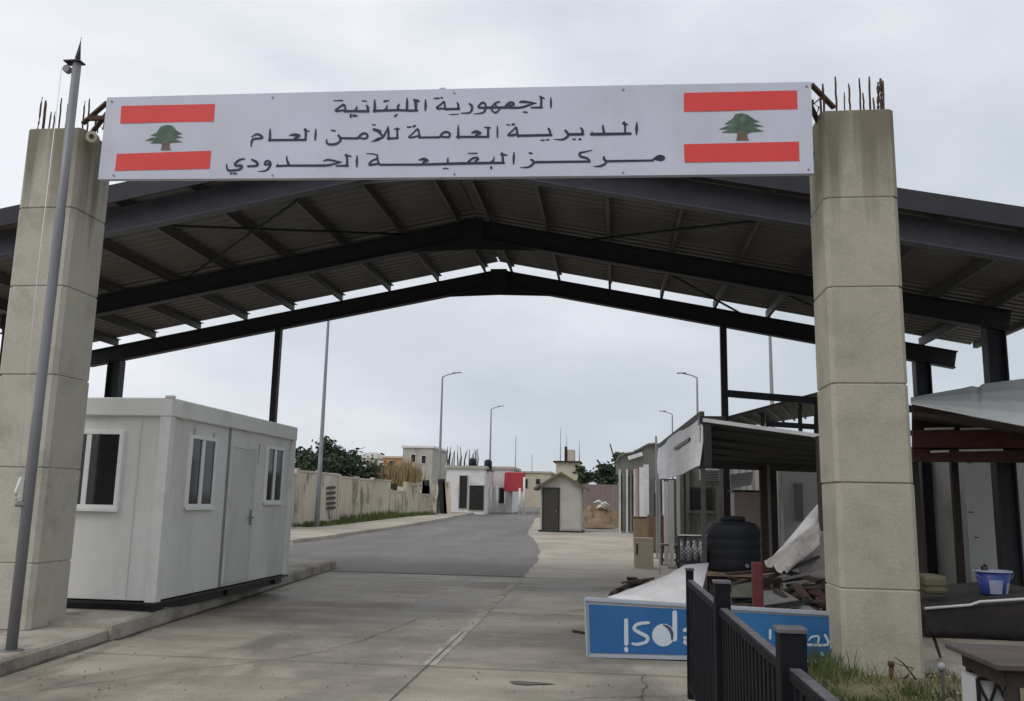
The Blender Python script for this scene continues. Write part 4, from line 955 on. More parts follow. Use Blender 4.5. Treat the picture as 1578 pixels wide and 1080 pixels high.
MB().beam(a+Vector((-.06, 0, 0)), b+Vector((-.06, 0, 0)), .03, .06).build('dark_tear', m_black, st)
F1, F2 = P(1083, 652, 14.3), P(1300, 682, 14.3); B1, B2 = P(1088, 712, 18.2), P(1300, 722, 18.2)
up6 = Vector((0, 0, .06))
MB().hexa([F1, F2, B2, B1, F1+up6, F2+up6, B2+up6, B1+up6]).build('roof', m_darktin, st)
MB().beam(F1+Vector((0, -.03, .05)), F2+Vector((0, -.03, .05)), .05, .06).build('roof_edge', m_tarpw, st)
mb = MB(); px_box(mb, 1078, 1118, 641, 653, 14.27, .3); mb.build('corner_cap', m_black, st)
for i in range(5):
    t = (i+.5)/5; p = F1+(B1-F1)*t; q = F2+(B2-F2)*t; MB().beam(p-Vector((0, 0, .03)), q-Vector((0, 0, .03)), .05, .05).build('rafter', m_darktin, st)
for x_, Y, w_, mt in ((1268, 13.95, .12, m_brown), (1084, 14.4, .07, m_darktin), (1178, 18.1, .16, m_brown), (1192, 18.3, .13, m_brown), (1205, 18.6, .05, m_tarpw), (1186, 17.6, .05, m_tin), (1016, 22.2, .05, m_tarpw)):
    q = foot(x_, Y); zt_ = 2.45 if Y > 15 else (P(x_, 672, Y).z if x_ > 1200 else 2.9)
    MB().box(q.x-w_/2, q.x+w_/2, Y-w_/2, Y+w_/2, 0, zt_).build('post', mt, st)
MB().beam(P(1088, 716, 18.1), P(1300, 724, 18.1), .1, .14).build('back_beam', m_darktin, st)

# ---- second roof behind, rising to the right
s2 = thing('market_stall', 'stall with dark corrugated roof rising behind the right pillar', 'stall', (4, 22, 0), 'market stalls on the right')
a, b, c, d = P(1110, 648, 22), P(1300, 597, 21.6), P(1300, 634, 26), P(1150, 657, 26)
mb = MB(); mb.hexa([a, b, c, d, a+up6, b+up6, c+up6, d+up6]); mb.build('roof', m_darktin, s2)
for i in range(9):
    t = (i+.5)/9; p = a+(b-a)*t; q = d+(c-d)*t; MB().beam(p-Vector((0, 0, .03)), q-Vector((0, 0, .03)), .05, .05).build('rib', m_tin, s2)
for (x_, yt, Y) in ((1175, 634, 23), (1232, 622, 23), (1258, 616, 23), (1290, 610, 22)):
    q = P(x_, yt, Y); MB().box(q.x-.045, q.x+.045, Y-.045, Y+.045, 0, q.z+.1).build('post', m_darktin, s2)

# ---- kiosk with the dark window
YK = 24.6
ks = thing('kiosk', 'dark grey kiosk with black serving window and vent grille', 'kiosk', foot(1075, YK))
a, b = P(1050, 712, YK), P(1116, 712, YK)
MB().box(a.x, b.x, YK, YK+2.2, 0, a.z).build('wall', M('dim grey board', (.20, .195, .18), .8, .2, 2, dirt=(.1, .09, .08), dscale=1.5, damt=.7, stretch=(2, 2, .4)), ks)
mb = MB(); px_box(mb, 1062, 1100, 750, 787, YK-.05, .06); wn = mb.build('window', m_darktin, ks)
mb = MB(); px_box(mb, 1065, 1097, 753, 785, YK-.06, .012); mb.build('pane', m_dark, wn)
mb = MB(); px_box(mb, 1060, 1102, 787, 791, YK-.22, .25); mb.build('counter', m_tin, ks)
mb = MB(); px_box(mb, 1078, 1110, 722, 740, YK-.08, .09); gr = mb.build('vent_grille', m_tarpw, ks)
for k in range(6): mb = MB(); px_box(mb, 1081, 1107, 724.5+k*2.6, 725.8+k*2.6, YK-.1, .02); mb.build('slat', m_darktin, gr)
for x_ in (1051, 1060, 1112):
    q = foot(x_, YK-.1); MB().box(q.x-.05, q.x+.05, YK-.12, YK-.03, 0, P(x_, 714, YK).z).build('corner_post', m_tin, ks)
# ---- fridge, white board, grey cabin under the roof
q = foot(1150, 19.2); o = thing('fridge', 'upright pinkish grey fridge behind the black water tank', 'fridge', q)
a, b = P(1131, 757, 19.2), P(1171, 757, 19.2)
body = MB().box(a.x, b.x, 19.2, 19.8, .06, a.z).build('body', M('dull fridge paint', (.34, .28, .26), .5, .15, 2, stretch=(3, 1, .2)), o, bevel=.02)
MB().box(a.x-.005, b.x+.005, 19.17, 19.2, a.z-.32, a.z-.01).build('freezer_door', M('dull fridge paint', (.34, .28, .26)), o, bevel=.01)
MB().box(a.x-.03, b.x+.03, 19.15, 19.82, a.z, a.z+.03).build('lid', m_black, o)
MB().tube([(a.x+.06, 19.14, .75), (a.x+.06, 19.14, 1.15)], .014, 6).build('handle', m_galv, o)
MB().box(a.x, b.x, 19.22, 19.78, 0, .06).build('plinth', m_black, o)
a, b, c, d = P(1124, 731, 18.6), P(1160, 727, 18.6), P(1158, 747, 18.3), P(1127, 754, 18.3)
o = MB().poly([a, b, c, d], (0, .04, .01)).build('board', m_tarpw); tag(o, 'tilted white board hanging above the pinkish grey fridge', 'board')
YC = 19.6
cb = thing('cabin', 'grey white cabin seen between dark posts beside the right pillar', 'cabin', foot(1232, YC))
a, b = P(1199, 722, YC), P(1300, 722, YC)
MB().box(a.x, b.x, YC, YC+2.5, .05, a.z).build('wall', m_gwall, cb)
sc_ = thing('storage_container', 'pale storage container closing the back of the dark roofed stall', 'container', foot(1160, 25.5))
a2, b2 = P(1118, 716, 25.5), P(1215, 716, 25.5)
MB().box(a2.x, b2.x, 25.5, 28, .1, a2.z).build('wall', M('pale container paint', (.50, .49, .48), .6, .08, 1, dirt=(.3, .27, .24), dscale=1, damt=.6), sc_); MB().box(a2.x-.04, b2.x+.04, 25.46, 28.04, a2.z, a2.z+.14).build('roof_rim', m_darktin, sc_); MB().box(a2.x, b2.x, 25.5, 28, 0, .1).build('base', m_dark, sc_)
for k in range(9): x_ = a2.x+(b2.x-a2.x)*(k+.5)/9; MB().box(x_-.05, x_+.05, 25.47, 25.5, .15, a2.z-.05).build('rib', m_tarpw, sc_)
MB().box(a.x-.06, b.x+.06, YC-.06, YC+2.55, a.z, a.z+.12).build('roof_rim', m_whitef, cb)
mb = MB(); px_box(mb, 1221, 1240, 742, 806, YC-.03, .04); w_ = mb.build('window', m_gwall, cb)
mb = MB(); px_box(mb, 1223.5, 1237.5, 745, 803, YC-.04, .012); mb.build('pane', M('dusty glass', (.12, .125, .125), .3, .1, 2), w_)

# ---- white and dark posts in a row further along
for i, (x_, yt, Y, r, mt, lab) in enumerate([(1011, 672, 28, .03, m_lamp, 'tall thin grey post at the far end of the white fascia'), (1026, 742, 25, .06, m_tarpw, 'white stall post under the far end of the white fascia'), (1034, 740, 24, .06, m_tarpw, 'white stall post nearest the kiosk under the white fascia'),
        (989, 720, 36, .1, m_tarpw, 'white post at the front of the sheet metal shack'), (997, 716, 35, .13, m_tarpw, 'broad white post right of the sheet metal shack front'), (1004, 700, 33, .1, m_tin, 'grey post between the shack and the white fascia'), (981, 722, 37, .05, M('pink post', (.4, .24, .24)), 'pinkish post between the mauve hoarding and the shack')]):
    q = P(x_, yt, Y); o = thing('post', lab, 'post', (q.x, Y, gz(Y)), 'posts along the stall row')
    MB().box(q.x-r, q.x+r, Y-r, Y+r, gz(Y)-.02, q.z).build('shaft', mt, o)
    MB().box(q.x-r-.05, q.x+r+.05, Y-r-.05, Y+r+.05, gz(Y)-.03, gz(Y)+.05).build('foot', m_kerb, o)
s3 = thing('market_stall', 'shut stall with dark slatted front under the far end of the white fascia', 'stall', foot(1030, 31.5), 'market stalls on the right')
a, b = P(1008, 737, 31.5), P(1046, 735, 31.5)
MB().box(a.x, b.x, 31.5, 33.5, 0, a.z).build('wall', m_darktin, s3)
for k in range(7): x_ = a.x+(b.x-a.x)*(k+.5)/7; MB().box(x_-.025, x_+.025, 31.46, 31.5, .05, a.z-.05).build('slat', m_tin if k % 2 else m_tarpw, s3)
mb = MB(); px_box(mb, 1008, 1016, 760, 815, 31.42, .05); mb.build('door', m_dark, s3)
# ---- sheet metal shack with curved roof
YS_ = 46
sh = thing('sheet_metal_shack', 'weathered grey green shack with curved tin roof and dark slatted front', 'shack', (P(980, 780, YS_).x, YS_, gz(YS_)))
outl = [(949, 712), (953, 704), (962, 699), (975, 697), (988, 690), (999, 684), (1010, 683), (1022, 686)]
z0 = gz(YS_)
mb = MB(); vs = []; fs = []
for (x_, y_) in outl: p = P(x_, y_, YS_); vs += [p, p+Vector((.2, 5, -.25))]
for i in range(len(outl)-1): fs.append((2*i, 2*i+2, 2*i+3, 2*i+1))
mb.add(vs, fs).build('roof', m_tin, sh, solid=.08)
pts = [P(x_, y_, YS_+.15) for x_, y_ in outl]
low = [P(x_, 731+(x_-949)*.08, YS_+.15) for x_, _ in outl]
mb = MB(); mb.poly([p-Vector((0, 0, .05)) for p in pts]+low[::-1], (0, .08, 0)); mb.build('gable_sheet', m_tin, sh)
a, b = P(953, 731, YS_), P(1022, 731, YS_)
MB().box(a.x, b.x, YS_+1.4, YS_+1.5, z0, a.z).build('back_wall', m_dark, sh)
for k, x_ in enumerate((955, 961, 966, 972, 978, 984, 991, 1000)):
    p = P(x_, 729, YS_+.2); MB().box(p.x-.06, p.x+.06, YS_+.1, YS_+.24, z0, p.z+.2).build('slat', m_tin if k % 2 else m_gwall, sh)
p = P(968, 706, YS_-.02); q = P(990, 699, YS_-.02); MB().beam(p, q, .05, .2).build('patch', m_tarpw, sh)

# ---- furniture and junk on the paving
def px_thing_box(name, label, cat, x0, x1, yt, ybase, dep, mat, parts=None, bev=.01):
    g = G((x0+x1)/2, ybase); Y = g.y; a, b = P(x0, yt, Y), P(x1, yt, Y)
    o = thing(name, label, cat, ((a.x+b.x)/2, Y+dep/2, gz(Y))); return o, a, b, Y, gz(Y)
o, a, b, Y, z = px_thing_box('cabinet', 'brown plywood cabinet standing behind the wooden stool', 'cabinet', 998, 1031, 793, 852, .5, m_choc)
MB().box(a.x, b.x, Y, Y+.5, z+.04, a.z).build('body', m_choc, o, bevel=.01)
xm_ = a.x+(b.x-a.x)*.55
for x0_, x1_, mt in ((a.x+.02, xm_-.01, m_choc), (xm_+.01, b.x-.02, m_maroon)): d_ = MB().box(x0_, x1_, Y-.02, Y, z+.08, a.z-.04).build('door', mt, o); MB().tube([(x1_-.05, Y-.02, z+.7), (x1_-.05, Y-.05, z+.7)], .015, 6).build('handle', m_galv, d_)
MB().box(a.x+.03, b.x-.03, Y+.03, Y+.47, z-.01, z+.04).build('plinth', m_dark, o)
o, a, b, Y, z = px_thing_box('cupboard', 'low tan cupboard left of the brown plywood cabinet', 'cupboard', 976, 999, 797, 846, .5, m_tan)
MB().box(a.x, b.x, Y, Y+.5, z+.04, a.z).build('body', m_tan, o, bevel=.01); MB().box(a.x-.03, b.x+.03, Y-.04, Y+.52, a.z, a.z+.03).build('top', m_choc, o); MB().box(a.x+.03, b.x-.03, Y+.03, Y+.47, z-.01, z+.04).build('plinth', m_dark, o)
MB().box(a.x+.04, b.x-.04, Y-.018, Y, z+.1, a.z-.06).build('door', m_tan, o)
o, a, b, Y, z = px_thing_box('carton', 'pale cardboard carton with dark slot before the tan cupboard', 'carton', 977, 1007, 833, 876, .45, m_tan)
m_card = M('pale cardboard', (.52, .45, .35), .85, .1, 2)
MB().box(a.x, b.x, Y, Y+.45, z, a.z).build('box', m_card, o, bevel=.006)
for sg in (0, 1): MB().hexa([(a.x, Y+.225*sg, a.z+.002), (b.x, Y+.225*sg, a.z+.002), (b.x, Y+.22+.225*sg, a.z+.002), (a.x, Y+.22+.225*sg, a.z+.002), (a.x, Y+.225*sg, a.z+.012+.06*(1-sg)), (b.x, Y+.225*sg, a.z+.012+.06*(1-sg)), (b.x, Y+.22+.225*sg, a.z+.012+.06*sg), (a.x, Y+.22+.225*sg, a.z+.012+.06*sg)]).build('flap', m_card, o)
MB().box(a.x+.06, a.x+.1, Y-.012, Y, z+.35, z+.62).build('slot', m_dark, o)
o, a, b, Y, z = px_thing_box('stool', 'small brown wooden stool beside the black wire basket', 'stool', 1018, 1046, 838, 872, .42, m_choc)
w_ = b.x-a.x
MB().box(a.x-.02, b.x+.02, Y-.02, Y+.44, a.z-.05, a.z).build('seat', m_tan, o, bevel=.006)
for x_ in (a.x+.01, b.x-.07):
    for y_ in (Y+.01, Y+.35): MB().box(x_, x_+.06, y_, y_+.06, z, a.z-.05).build('leg', m_choc, o)
MB().box(a.x+.07, b.x-.07, Y+.02, Y+.05, z+.12, z+.17).build('stretcher', m_choc, o); MB().box(a.x+.07, b.x-.07, Y+.36, Y+.39, z+.12, z+.17).build('stretcher', m_choc, o)
MB().box(a.x+.07, b.x-.07, Y+.02, Y+.05, a.z-.13, a.z-.05).build('apron', m_choc, o)
# wire basket on legs
Yw = 15.0; a, b = P(1047, 826, Yw), P(1087, 826, Yw); zb_ = P(1066, 866, Yw).z
wb = thing('wire_basket', 'black wire basket of white bottles on legs left of the tank', 'basket', ((a.x+b.x)/2, Yw+.2, 0))
mb = MB()
for (z_) in (zb_, a.z):
    mb.beam((a.x, Yw, z_), (b.x, Yw, z_), .025, .03); mb.beam((a.x, Yw+.4, z_), (b.x, Yw+.4, z_), .025, .03); mb.beam((a.x, Yw, z_), (a.x, Yw+.4, z_), .025, .03); mb.beam((b.x, Yw, z_), (b.x, Yw+.4, z_), .025, .03)
mb.box(a.x, b.x, Yw, Yw+.4, zb_-.02, zb_-.005)
for x_ in (a.x, b.x):
    for y_ in (Yw, Yw+.4): mb.beam((x_, y_, zb_-.01), (x_, y_, a.z+.01), .024, .024, upv=(0, 1, 0))
mb.build('frame', m_black, wb)
MB().beam((a.x-.02, Yw-.02, a.z+.02), (b.x+.02, Yw-.02, a.z+.02), .02, .02).build('rim', m_tarpw, wb)
mb = MB(); n = 6; h_ = a.z-zb_
for i in range(-n, n+1):
    for sg in (1, -1):
        x0_ = a.x+(b.x-a.x)*i/n; x1_ = x0_+sg*h_
        pa, pb = Vector((x0_, Yw-.005*sg, zb_)), Vector((x1_, Yw-.005*sg, a.z))
        # clip to the frame
        def clip(p, q):
            lo, hi = 0, 1; d_ = q.x-p.x
            for lim, s__ in ((a.x, 1), (b.x, -1)):
                if abs(d_) < 1e-6: continue
                t = (lim-p.x)/d_
                if s__*d_ > 0: lo = max(lo, t)
                else: hi = min(hi, t)
            return (p+(q-p)*lo, p+(q-p)*hi) if hi-lo > .05 else None
        r_ = clip(pa, pb)
        if r_: mb.beam(r_[0], r_[1], .008, .012, upv=(0, 1, 0))
mb.build('mesh', m_black, wb)
for i in range(4):
    for j in range(3):
        x_ = a.x+(b.x-a.x)*(i+.5)/4; MB().lathe((x_, Yw+.08+.12*j, zb_), [(.04, 0), (.042, .2), (.02, .27), (.016, .33), (.0, .335)], 10).build('bottle', m_tarpw, wb)
for x_ in (a.x, b.x):
    for y_ in (Yw, Yw+.4): MB().beam((x_, y_, 0), (x_, y_, zb_), .03, .03, upv=(0, 1, 0)).build('leg', m_black, wb)
# water tank on a low table
Yt = 15.2; xc = P(1130, 840, Yt).x; zt0 = P(1130, 880, Yt).z; zt1 = P(1130, 801, Yt).z; rr = (P(1172, 840, Yt).x-P(1089, 840, Yt).x)/2
tk = thing('water_tank', 'round black plastic water tank above the railing', 'water tank', (xc, Yt, zt0))
m_tank = M('black tank plastic', (.015, .0165, .021), .6, .15, 4, spec=.25)
hh = zt1-zt0
prof = [(rr*.93, 0), (rr*.97, .04)]
for k in range(4): b_ = .04+(hh-.2)*k/4; prof += [(rr*.985, b_+.02), (rr, b_+.05), (rr, b_+(hh-.2)/4-.03), (rr*.985, b_+(hh-.2)/4)]
prof += [(rr*.97, hh-.12), (rr*.85, hh-.05), (rr*.3, hh)]
MB().lathe((xc, Yt, zt0), prof, 32).build('body', m_tank, tk)
MB().lathe((xc, Yt, zt1-.02), [(.2, 0), (.21, .05), (.18, .08), (.01, .085)], 20).build('lid', m_tank, tk)
MB().tube([(xc+.15, Yt-rr*.98, zt0+.12), (xc+.15, Yt-rr-.06, zt0+.12)], .03, 8).build('outlet', m_galv, tk)
tb = thing('low_table', 'low wooden table with tan edge under the black water tank', 'table', (xc, Yt, 0))
MB().box(xc-rr-.1, xc+rr+.2, Yt-rr-.08, Yt+rr+.1, zt0-.05, zt0).build('top', m_tan, tb)
for sx in (-1, 1):
    for sy in (-1, 1): MB().box(xc+sx*(rr-.05)-.04, xc+sx*(rr-.05)+.04, Yt+sy*(rr-.1)-.04, Yt+sy*(rr-.1)+.04, 0, zt0-.05).build('leg', m_brown, tb)
MB().box(xc-rr, xc+rr, Yt-rr+.05, Yt-rr+.08, zt0-.18, zt0-.05).build('apron', m_brown, tb)

# collapsed white tarpaulins
def cloth(name, label, c00, c10, c01, c11, folds, amp, mat, seed, n=26, m=12):
    rnd = random.Random(seed); ph = rnd.uniform(0, 6); mb = MB(); vs = []; fs = []
    nrm = (c10-c00).cross(c01-c00).normalized()
    for i in range(n+1):
        for j in range(m+1):
            u_, v_ = i/n, j/m
            p = c00*(1-u_)*(1-v_)+c10*u_*(1-v_)+c01*(1-u_)*v_+c11*u_*v_
            f = amp*(math.sin(v_*folds*6.28+ph+u_*1.3)+.5*math.sin(v_*folds*14+u_*3+ph*2)+.5*math.sin(u_*7+v_*3))
            vs.append(p+nrm*f)
    for i in range(n):
        for j in range(m): q = i*(m+1)+j; fs.append((q, q+1, q+m+2, q+m+1))
    mb.add(vs, fs, True); o = mb.build(name, mat, solid=.008); return tag(o, label, 'tarpaulin', 'collapsed tarpaulins by the brown stall post')
cloth('tarpaulin', 'long white tarpaulin slanting up to the brown stall post', P(1183, 862, 13.2), P(1282, 752, 14.6), P(1203, 876, 12.9), P(1290, 806, 14.2), 1.2, .02, m_tarpw, 1)
cloth('tarpaulin', 'crumpled white tarpaulin lowest in the collapsed heap', P(1178, 868, 12.7), P(1262, 800, 13.6), P(1212, 884, 12.4), P(1264, 838, 13.2), 2.0, .035, M('soiled tarpaulin', (.38, .35, .33), .7, .2, 3, dirt=(.2, .16, .13), dscale=3, damt=.8), 2)
cloth('tarpaulin', 'dull tarpaulin hanging against the brown stall post', P(1228, 862, 13.3), P(1285, 800, 13.9), P(1236, 894, 12.9), P(1288, 896, 13.3), 1.6, .04, M('dull tarpaulin', (.22, .19, .18), .7, .2, 3), 3)
# broken planks and rods
def plank(a, b, w_, h_, mat, label, grp): o = MB().beam(a, b, w_, h_).build('plank', mat, bevel=.004); return tag(o, label, 'plank', grp)
for i, (xa, ya, Ya, xb, yb2, Yb, mt, lab) in enumerate([
    (1178, 872, 12.9, 1270, 897, 12.6, m_brown, 'dark rod sticking out under the crumpled white tarpaulin'), (1160, 900, 13.0, 1275, 884, 13.4, m_brown, 'brown plank lying behind the red post'), (1172, 917, 12.6, 1278, 903, 12.9, m_brown, 'dark plank low in the heap beside the right pillar'),
    (1215, 925, 12.2, 1285, 892, 12.8, m_brown, 'plank leaning up to the foot of the brown stall post'), (1122, 905, 13.4, 1262, 916, 12.5, m_brown, 'brown board across the middle of the heap'), (1236, 938, 11.8, 1290, 918, 12.0, m_maroon, 'reddish plank lowest beside the right pillar')]):
    plank(P(xa, ya, Ya), P(xb, yb2, Yb), .1+.02*(i % 3), .06, mt, lab, 'broken planks in the collapsed heap')
o = MB().poly([P(1128, 904, 12.3), P(1163, 897, 12.6), P(1170, 946, 11.9), P(1126, 944, 11.9)], (0, .03, .01)).build('board', M('olive board', (.10, .10, .075), .8, .2, 3)); tag(o, 'olive board propped behind the red post', 'board')
o = MB().poly([P(1172, 912, 12.0), P(1205, 910, 12.1), P(1262, 944, 11.2), P(1176, 946, 11.2)], (0, .03, .01)).build('board', M('grey board', (.17, .165, .16), .8, .2, 3)); tag(o, 'grey triangular board lying right of the red post', 'board')
rnd = random.Random(12); gp = []
labs = ['dark broken slat at the left end of the small pile', 'dark slat lying across the top of the small pile', 'splintered stick poking up from the small pile', 'brown slat at the bottom of the small pile', 'short dark slat right in the small pile', 'long slat beneath the edge of the white sheet', 'thin brown stick in the middle of the small pile', 'wide dark slat behind the small pile']
for i, (xa, ya, xb, yb2) in enumerate([(944, 914, 985, 893), (958, 898, 1008, 891), (973, 890, 982, 912), (940, 917, 1000, 908), (985, 904, 1012, 896), (955, 916, 1020, 900), (962, 906, 998, 893), (950, 908, 1015, 897)]):
    Ya = 14.6+rnd.uniform(-.3, .4); plank(P(xa, ya, Ya), P(xb, yb2, Ya+rnd.uniform(-.1, .5)), rnd.uniform(.08, .2), .03, m_brown, labs[i], 'broken slats behind the white sheet')

mb = MB(); vs = []; fs = []; rnd = random.Random(31)  # dark fill added under the heap, its colour stands in for shade
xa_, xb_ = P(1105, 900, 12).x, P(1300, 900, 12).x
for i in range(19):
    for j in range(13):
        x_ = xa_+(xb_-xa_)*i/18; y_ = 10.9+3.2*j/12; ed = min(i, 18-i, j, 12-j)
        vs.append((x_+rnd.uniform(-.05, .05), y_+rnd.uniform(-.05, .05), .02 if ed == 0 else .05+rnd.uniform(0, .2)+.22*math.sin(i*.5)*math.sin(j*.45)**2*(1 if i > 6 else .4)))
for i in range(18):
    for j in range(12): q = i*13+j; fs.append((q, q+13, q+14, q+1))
o = mb.add(vs, fs).build('shade_fill', M('dark shade fill', (.035, .027, .023), .9, .5, 5, .4, 12, dirt=(.10, .085, .07), dscale=4, damt=.7)); tag(o, 'crumpled dark sheet added as shade under the broken planks', 'sheet')
for i, (xa, ya, Ya, xb, yb2, Yb, w_, mt, lab) in enumerate([
    (1120, 884, 13.6, 1200, 879, 13.9, .16, m_brown, 'wide dark plank sticking out right of the low table'), (1180, 893, 12.5, 1262, 858, 13.3, .05, m_black, 'black rod slanting across the lower white tarpaulin'), (1205, 893, 12.3, 1246, 884, 12.3, .03, m_tin, 'short grey stick under the crumpled white tarpaulin'),
    (1100, 912, 12.6, 1150, 893, 13.0, .1, m_brown, 'brown plank behind the second railing post'), (1195, 908, 12.0, 1240, 948, 11.4, .09, m_brown, 'dark plank crossing over the grey triangular board'), (1225, 900, 12.2, 1262, 946, 11.6, .12, m_brown, 'brown board sliding down beside the stall post foot'),
    (1180, 935, 11.3, 1250, 925, 11.5, .07, m_black, 'black batten lying on the grey triangular board'), (1240, 905, 12.5, 1290, 930, 12.0, .16, m_maroon, 'maroon board behind the right pillar edge'), (1105, 930, 11.6, 1170, 938, 11.4, .06, m_brown, 'thin brown batten behind the railing and red post'), (1200, 870, 13.6, 1282, 868, 13.8, .12, m_brown, 'dark plank behind the hanging dull tarpaulin')]):
    plank(P(xa, ya, Ya), P(xb, yb2, Yb), w_, .035, mt, lab, 'broken planks in the collapsed heap')
rnd = random.Random(77)
m_scrap = M('grey brown scrap', (.07, .058, .05), .85, .4, 6)
for k in range(26):
    xa = rnd.uniform(1112, 1250); ya = rnd.uniform(888, 938); Ya = 13.4-(ya-880)/60*2.0+rnd.uniform(-.1, .3); ln = rnd.uniform(25, 60); an = rnd.uniform(-.55, .45)
    plank(P(xa, ya, Ya), P(xa+ln*math.cos(an), ya+ln*math.sin(an)*.6, Ya+rnd.uniform(-.5, .5)), rnd.choice((.04, .06, .09, .14)), rnd.choice((.012, .03)), rnd.choice((m_brown, m_brown, m_scrap, m_black)), 'dark broken piece of timber tangled in the heap beside the right pillar', 'broken timber tangled in the heap')
o = thing('crate', 'dark open wooden crate low in the heap left of the brown stall post', 'crate', PZ(1240, 940, 0)); q = P(1212, 905, 12.9); q2 = P(1256, 905, 12.9)
for z_ in (.1, .24, .38): MB().box(q.x, q2.x, 12.88, 12.9, z_, z_+.09).build('slat', m_brown, o)
MB().box(q.x, q2.x, 12.9, 13.3, .0, .05).build('bottom', m_brown, o); MB().box(q.x, q.x+.02, 12.9, 13.3, .05, .47).build('side', m_brown, o); MB().box(q2.x-.02, q2.x, 12.9, 13.3, .05, .47).build('side', m_brown, o)
for x_, yt, yb2, Y, lab in ((752, 708, 721, 67.5, 'small dark tank on the roof of the white flat roofed shop'), (728, 706, 720, 68.5, 'dark bundle shaped tank above the grey shutter')):
    a, b = P(x_-6, yb2, Y), P(x_+6, yb2, Y); o = thing('roof_tank', lab, 'water tank', ((a.x+b.x)/2, Y, a.z)); h_ = P(x_, yt, Y).z-a.z; r_ = (b.x-a.x)/2
    MB().lathe(((a.x+b.x)/2, Y, a.z), [(r_, 0), (r_, h_*.8), (r_*.5, h_), (.01, h_)], 14).build('body', m_tank, o); MB().box((a.x+b.x)/2-r_, (a.x+b.x)/2+r_, Y-r_, Y+r_, a.z-.25, a.z).build('stand', m_darktin, o)

# fallen blue light box sign
YSg = PZ(905, 1011, 0.01).y
q00, q10 = P(905, 1011, YSg), P(1300, 1022, YSg); q01, q11 = P(901, 923, YSg), P(1300, 947, YSg)
sg_ = thing('fallen_sign', 'fallen blue sign box lying upside down before the railing', 'sign', q00)
back = Vector((0, .24, 0))
MB().hexa([q00, q10, q10+back, q00+back, q01, q11, q11+back, q01+back]).build('box', M('sign box grey', (.38, .39, .42), .6, .1, 2), sg_)
m_blue = M('blue sign face', (.022, .118, .31), .4, .14, 1.2, dirt=(.05, .17, .36), dscale=1.5, damt=.6)
def SP(x, y, k=0): return P(x, y, YSg-.006-.0012*k)
MB().poly([SP(907, 931), SP(1296, 952), SP(1296, 1015), SP(909.5, 1006)]).build('face', m_blue, sg_)
fo = Vector((0, -.012, 0))
for u, v in ((q00, q10), (q01, q11), (q00, q01)):
    MB().beam(u+fo, v+fo, .022, .03 if u is q01 else .016, upv=(0, 0, 1) if u is not q00 or v is not q01 else (0, 1, 0)).build('trim', M('sign trim', (.34, .39, .45), .5, .1, 3), sg_)
m_let = M('white sign letters', (.50, .56, .62), .5, .08, 3)
def SL_(x, y, k=0): return P(x, y, YSg-.009-k*.0003)
for st_ in ([[(376,415,22),(377,545,24)]], [[(376,573,24),(378,582,22)]], [[(500,428,16),(440,436,18),(420,462,18),(455,486,20),(492,506,20),(488,534,18),(440,548,17),(412,544,14)]], [[(645,372,26),(645,520,26)]],
            [[(700,470,22),(735,462,22),(768,490,22),(765,530,22),(730,550,22),(700,535,22)], [(700,512,18),(768,512,18)]], [[(850,372,24),(850,520,24)], [(846,480,22),(815,462,20),(788,478,20),(780,510,20),(800,545,20),(838,540,20)]],
            [[(1172,470,14),(1172,515,14)]], [[(1380,550,14),(1490,550,14),(1476,497,14)]], [[(1386,526,8),(1402,507,12),(1440,505,12),(1436,540,10)]], [[(1460,598,16),(1462,606,16)]]):
    mb = MB(); strokes(mb, 860, 840, 440/1578, st_, SL_); mb.build('letter', m_let, sg_)
cx_, cy_ = 860+582*.2788, 840+497*.2788
mb = MB(); mb.poly([SL_(cx_+17.5*math.cos(t*.2618), cy_+17.5*math.sin(t*.2618), 4) for t in range(24)]); gl = mb.build('round_letter', m_let, sg_)
mb = MB(); strokes(mb, 860, 840, 440/1578, [[(582,440,6),(610,455,16),(628,485,18),(630,522,8)]], lambda x, y, k=0: SL_(x, y, 14+k)); mb.build('swirl', M('dark swirl ink', (.05, .06, .11), .5), gl)
a = P(882, 972, YSg+.1); b = P(904, 976, YSg+.1); MB().beam(a, b, .03, .03).build('bracket', m_black, sg_)
# white sheet lying over the sign
mb = MB(); vs = []; fs = []
rows = [[(936, 921, 10.22), (966, 924, 10.2), (1000, 928, 10.18), (1035, 931, 10.16), (1075, 934, 10.14)], [(956, 914, 10.6), (985, 911, 10.6), (1015, 905, 10.6), (1045, 900, 10.6), (1085, 897, 10.6)], [(972, 908, 11.0), (1003, 897, 11.0), (1030, 886, 11.1), (1056, 871, 11.2), (1092, 868, 11.2)]]
for r_ in rows: vs += [P(*q) for q in r_]
for i in range(2):
    for k in range(4): q = i*5+k; fs.append((q, q+1, q+6, q+5))
mb.add(vs, fs, True); o = mb.build('sheet', m_tarpw, solid=.015); tag(o, 'white plastic sheet draped over the fallen blue sign', 'sheet')
# red post
q = foot(1164, 10.45); zt_ = P(1164, 866, 10.45).z
o = thing('bollard', 'dull red post standing just behind the fallen blue sign', 'bollard', (q.x, 10.45, 0)); m_rp = M('dull red paint', (.11, .018, .02), .6, .25, 5, dirt=(.1, .04, .03), dscale=4, damt=.6)
MB().box(q.x-.058, q.x+.058, 10.4, 10.5, 0, zt_).build('shaft', m_rp, o, bevel=.012); MB().box(q.x-.1, q.x+.1, 10.35, 10.55, 0, .015).build('base_plate', m_rp, o)

